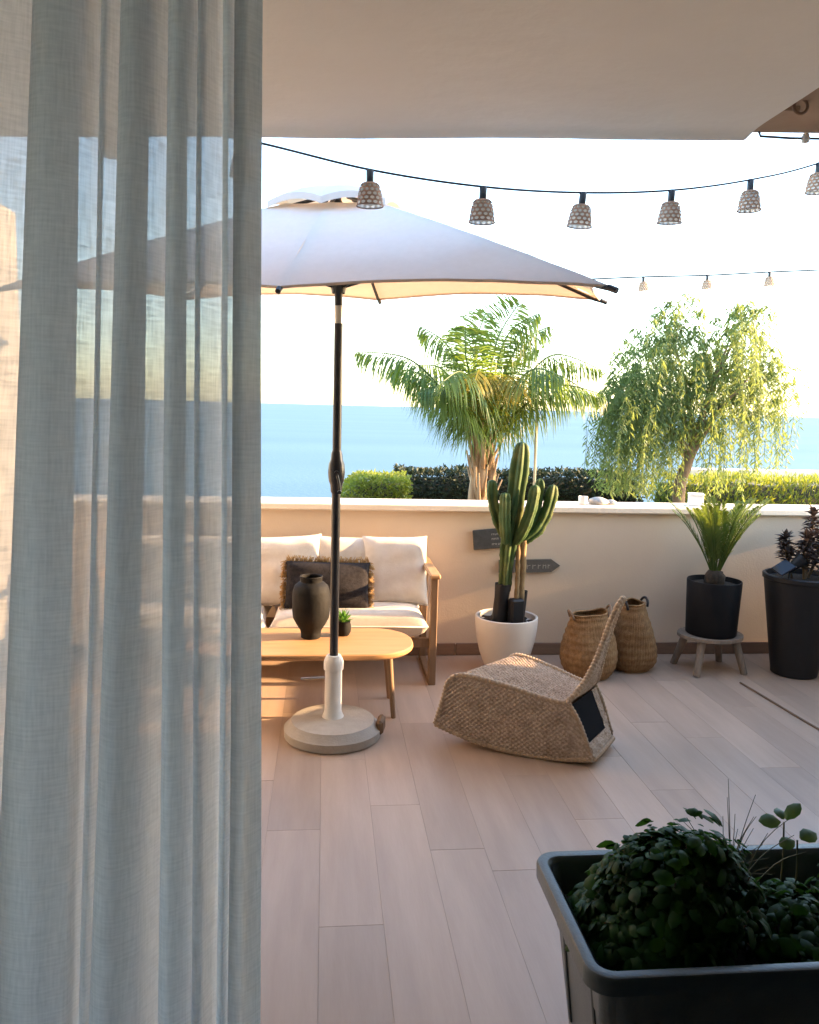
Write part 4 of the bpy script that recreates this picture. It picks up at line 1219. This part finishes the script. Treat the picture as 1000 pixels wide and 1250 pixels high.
FR = [
    [(-.03, 0, B0), (-.30, -.02, 1.72), (-.66, -.05, 2.05), (-1.10, -.08, 2.10)],
    [(-.03, .02, B0), (-.22, .1, 1.62), (-.48, .2, 1.92), (-.78, .3, 1.98)],
    [(-.02, -.02, B0), (-.20, -.18, 1.60), (-.40, -.32, 1.82), (-.62, -.45, 1.78)],
    [(0, 0, B0), (.03, .02, 1.80), (.10, .04, 2.25), (.28, .06, 2.56)],
    [(-.01, .03, B0), (-.06, .1, 1.80), (-.06, .2, 2.2), (.04, .3, 2.50)],
    [(.01, -.03, B0), (-.10, -.1, 1.75), (-.20, -.15, 2.08), (-.22, -.2, 2.32)],
    [(.03, 0, B0), (.26, 0, 1.78), (.58, 0, 2.13), (1.02, .02, 2.02)],
    [(.03, .02, B0), (.28, .1, 1.70), (.62, .2, 1.98), (1.05, .25, 1.78)],
    [(.03, -.02, B0), (.24, -.15, 1.62), (.54, -.28, 1.86), (.92, -.36, 1.80)],
    [(.02, .03, B0), (.16, .2, 1.74), (.36, .4, 2.10), (.62, .6, 2.22)],
    [(-.02, .03, B0), (-.15, .25, 1.70), (-.3, .5, 2.0), (-.5, .75, 2.05)],
    [(0, .04, B0), (.02, .3, 1.7), (.05, .65, 2.0), (.1, 1.0, 2.0)],
    [(.02, -.03, B0), (.14, -.18, 1.72), (.30, -.40, 1.98), (.50, -.62, 1.92)],
    [(-.02, -.03, B0), (-.12, -.22, 1.70), (-.28, -.46, 1.94), (-.46, -.68, 1.86)],
    [(.01, .01, B0), (.12, .03, 1.82), (.30, .06, 2.22), (.56, .08, 2.38)],
    [(-.01, .01, B0), (-.14, .04, 1.80), (-.32, .08, 2.18), (-.56, .1, 2.34)],
    [(.0, .0, B0), (.05, -.06, 1.85), (.16, -.1, 2.28), (.40, -.14, 2.46)],
]
for k, p in enumerate(FR): pfr(p, 74 if k < 9 else 60, .46 if k not in (3, 4, 5) else .42, droop=2.6 if k not in (3, 4, 5) else 1.1, W=.0145)
for p in ([(0, -.02, B0), (.0, -.10, 1.72), (.0, -.22, 1.95), (.02, -.42, 1.84)], [(.01, -.02, B0), (.06, -.14, 1.72), (.12, -.30, 1.93), (.20, -.55, 1.80)], [(-.01, -.02, B0), (-.06, -.16, 1.74), (-.12, -.34, 1.96), (-.20, -.58, 1.86)]):
    pfr(p, 56, .40, 'frond_sun', 1.0, 2.0, .012)
cane = tag(MB().tube([(0, 0, 0), (.0, 0, .9), (-.008, 0, 1.74)], lambda i, t: .013, 8).build('bamboo_cane', 'bamboo', None, True, (1.83, 7.0, -.06)), 'thin pale cane standing upright just right of the palm trunk', 'cane')

# ================================================================== WEEPING TREE
wt = thing('weeping_tree', 'weeping pepper tree with hanging light green foliage behind the parapet wall', 'tree', (3.36, 7.4, -.06))
random.seed(77)
trunk = MB()
tpts = catmull([(0, 0, 0), (.01, 0, .55), (-.02, .02, .95), (.05, .0, 1.25), (.12, 0, 1.5)], 6)
trunk.tube(tpts, lambda i, t: .075 * (1 - .45 * t) * (1 + .07 * math.sin(i * 1.7)), 10)
LOBES = [((-.30, 0, 2.10), (.50, .45, .50), 160), ((.40, 0, 2.22), (.42, .42, .46), 118), ((-.58, -.08, 1.66), (.34, .38, .42), 110), ((.76, .05, 1.98), (.34, .36, .36), 46), ((.05, -.1, 1.70), (.45, .35, .38), 66), ((-.14, .0, 2.58), (.22, .25, .22), 24), ((.52, .0, 2.60), (.26, .22, .18), 22)]
limb_ends = [(-.35, 0, 2.1), (-.6, -.1, 1.7), (-.15, .1, 2.35), (.35, 0, 2.3), (.5, .1, 2.45), (.75, 0, 2.0), (.1, -.25, 1.8), (-.4, .25, 1.9), (.45, -.25, 2.0)]
for e in limb_ends:
    e = Vector(e); s0 = Vector(tpts[-1 - random.randint(0, 8)])
    m = s0.lerp(e, .5) + Vector((0, 0, .10))
    trunk.tube(catmull([s0, m, e], 6), lambda i, t: .030 * (1 - .8 * t), 6)
trunk.build('trunk', 'bark', wt, smooth=True)
crown = MB()
for (c0, rad, n) in LOBES:
    for k in range(n):
        while True:
            q = Vector((random.uniform(-1, 1), random.uniform(-1, 1), random.uniform(-1, 1)))
            if q.length < 1: break
        q = q * (random.uniform(.75, 1.0) if random.random() < .6 else 1)
        p = Vector((c0[0] + q.x * rad[0], c0[1] + q.y * rad[1], c0[2] + q.z * rad[2]))
        out = Vector((p.x - .05, p.y, 0)); out = out.normalized() if out.length > .01 else Vector((1, 0, 0))
        hl = random.uniform(.28, 1.0) * (1.25 if random.random() < .15 else 1)
        hl = min(hl, max(.15, p.z - (.92 if p.x < .5 else 1.12)))
        r1 = out * random.uniform(.03, .10); sw = Vector((random.uniform(-.04, .04), random.uniform(-.04, .04), 0))
        path = catmull([p - r1 * .8 + Vector((0, 0, -.06)), p, p + r1 + Vector((0, 0, -hl * .35)), p + r1 * 1.3 + sw + Vector((0, 0, -hl))], 5)
        crown.tube(path, .0022, 3, cap=False)
        nl = int(10 + hl * 52)
        for j in range(nl):
            t = (j + .5) / nl; f = t * (len(path) - 1); i = min(int(f), len(path) - 2)
            pp = path[i].lerp(path[i + 1], f - i); a = random.uniform(0, 2 * PI)
            d = Vector((math.cos(a), math.sin(a), random.uniform(-1.6, -.3)))
            crown.leaf(pp, d, (math.sin(a), -math.cos(a), .5), random.uniform(.045, .085), random.uniform(.010, .017), .1, .3)
crown.build('crown', 'pepper', wt)

# ================================================================== HEDGES
def hedge(label, x0, x1, y0, dep, h, n, lm, seed, L=.05, round_l=.0, upright=0.0, hv=.03):
    random.seed(seed)
    t = thing('hedge', label, 'hedge', ((x0 + x1) / 2, y0, -.06))
    W = x1 - x0
    def shp(x):
        e = min(1, (x + W / 2) / round_l) if round_l else 1
        return h * (max(.05, 1 - (1 - e) ** 2) ** .5 if round_l else 1) + hv * noise.noise(Vector((x * 2.5 + seed, 0, 0)))
    core = MB()
    loops = []
    for i in range(25):
        x = lerp(-W / 2 + .05, W / 2 - .05, i / 24); hh = shp(x) - .07
        loops.append([(x, -dep / 2 + .07, 0), (x, -dep / 2 + .06, hh * .8), (x, -dep / 4, hh), (x, dep / 4, hh), (x, dep / 2 - .06, hh * .8), (x, dep / 2 - .07, 0)])
    core.loft(loops, True, True).build('twigs', 'hedgein', t, smooth=True)
    lf = MB()
    for k in range(n):
        x = random.uniform(-W / 2, W / 2); hh = shp(x); s = random.random()
        if s < .50: p = Vector((x, -dep / 2 + random.uniform(-.02, .06), random.uniform(hh * .4, hh * .95))); o_ = Vector((0, -1, .3))
        elif s < .88: p = Vector((x, random.uniform(-dep / 2, dep / 2), hh - random.uniform(-.012, .06))); o_ = Vector((0, -.2, 1))
        elif s < .94: p = Vector((-W / 2 + random.uniform(0, .05), random.uniform(-dep / 2, dep / 2), random.uniform(.3, .95) * shp(-W / 2 + .03))); o_ = Vector((-1, 0, .2))
        else: p = Vector((W / 2 - random.uniform(0, .05), random.uniform(-dep / 2, dep / 2), random.uniform(.3, .95) * hh)); o_ = Vector((1, 0, .2))
        d = (o_ * .5 + Vector((random.uniform(-1, 1), random.uniform(-1, 1), random.uniform(-.5, .9) + upright))).normalized()
        nr = Vector((random.uniform(-1, 1), random.uniform(-1, 1), random.uniform(-.2, 1)))
        l_ = L * random.uniform(.7, 1.4)
        lf.leaf(p, d, nr, l_, l_ * (.42 if not upright else .22), .15, .2)
    lf.build('foliage', lm, t)
    return t
hedge('rounded bright green hedge end left of the palm, above the sofa', -.0, .80, 7.95, .8, .98, 6500, 'hedge', 1, .042, .40)
hedge('dark hedge running behind the palm trunk and cactus', .80, 3.5, 9.0, .6, .96, 9000, 'hedged', 2, .05, .0)
hedge('tall bright green hedge right of the weeping tree, behind the cycad', 3.46, 7.2, 8.1, .7, 1.00, 11000, 'hedge', 3, .06, .0, .9)
bwl = thing('garden_wall', 'low pale garden wall just showing above the right hand hedge', 'wall', (5.8, 8.72, -.06))
MB().box((0, 0, .53), (3.6, .16, 1.06), bev=.01).build('wall_face', 'cap', bwl)
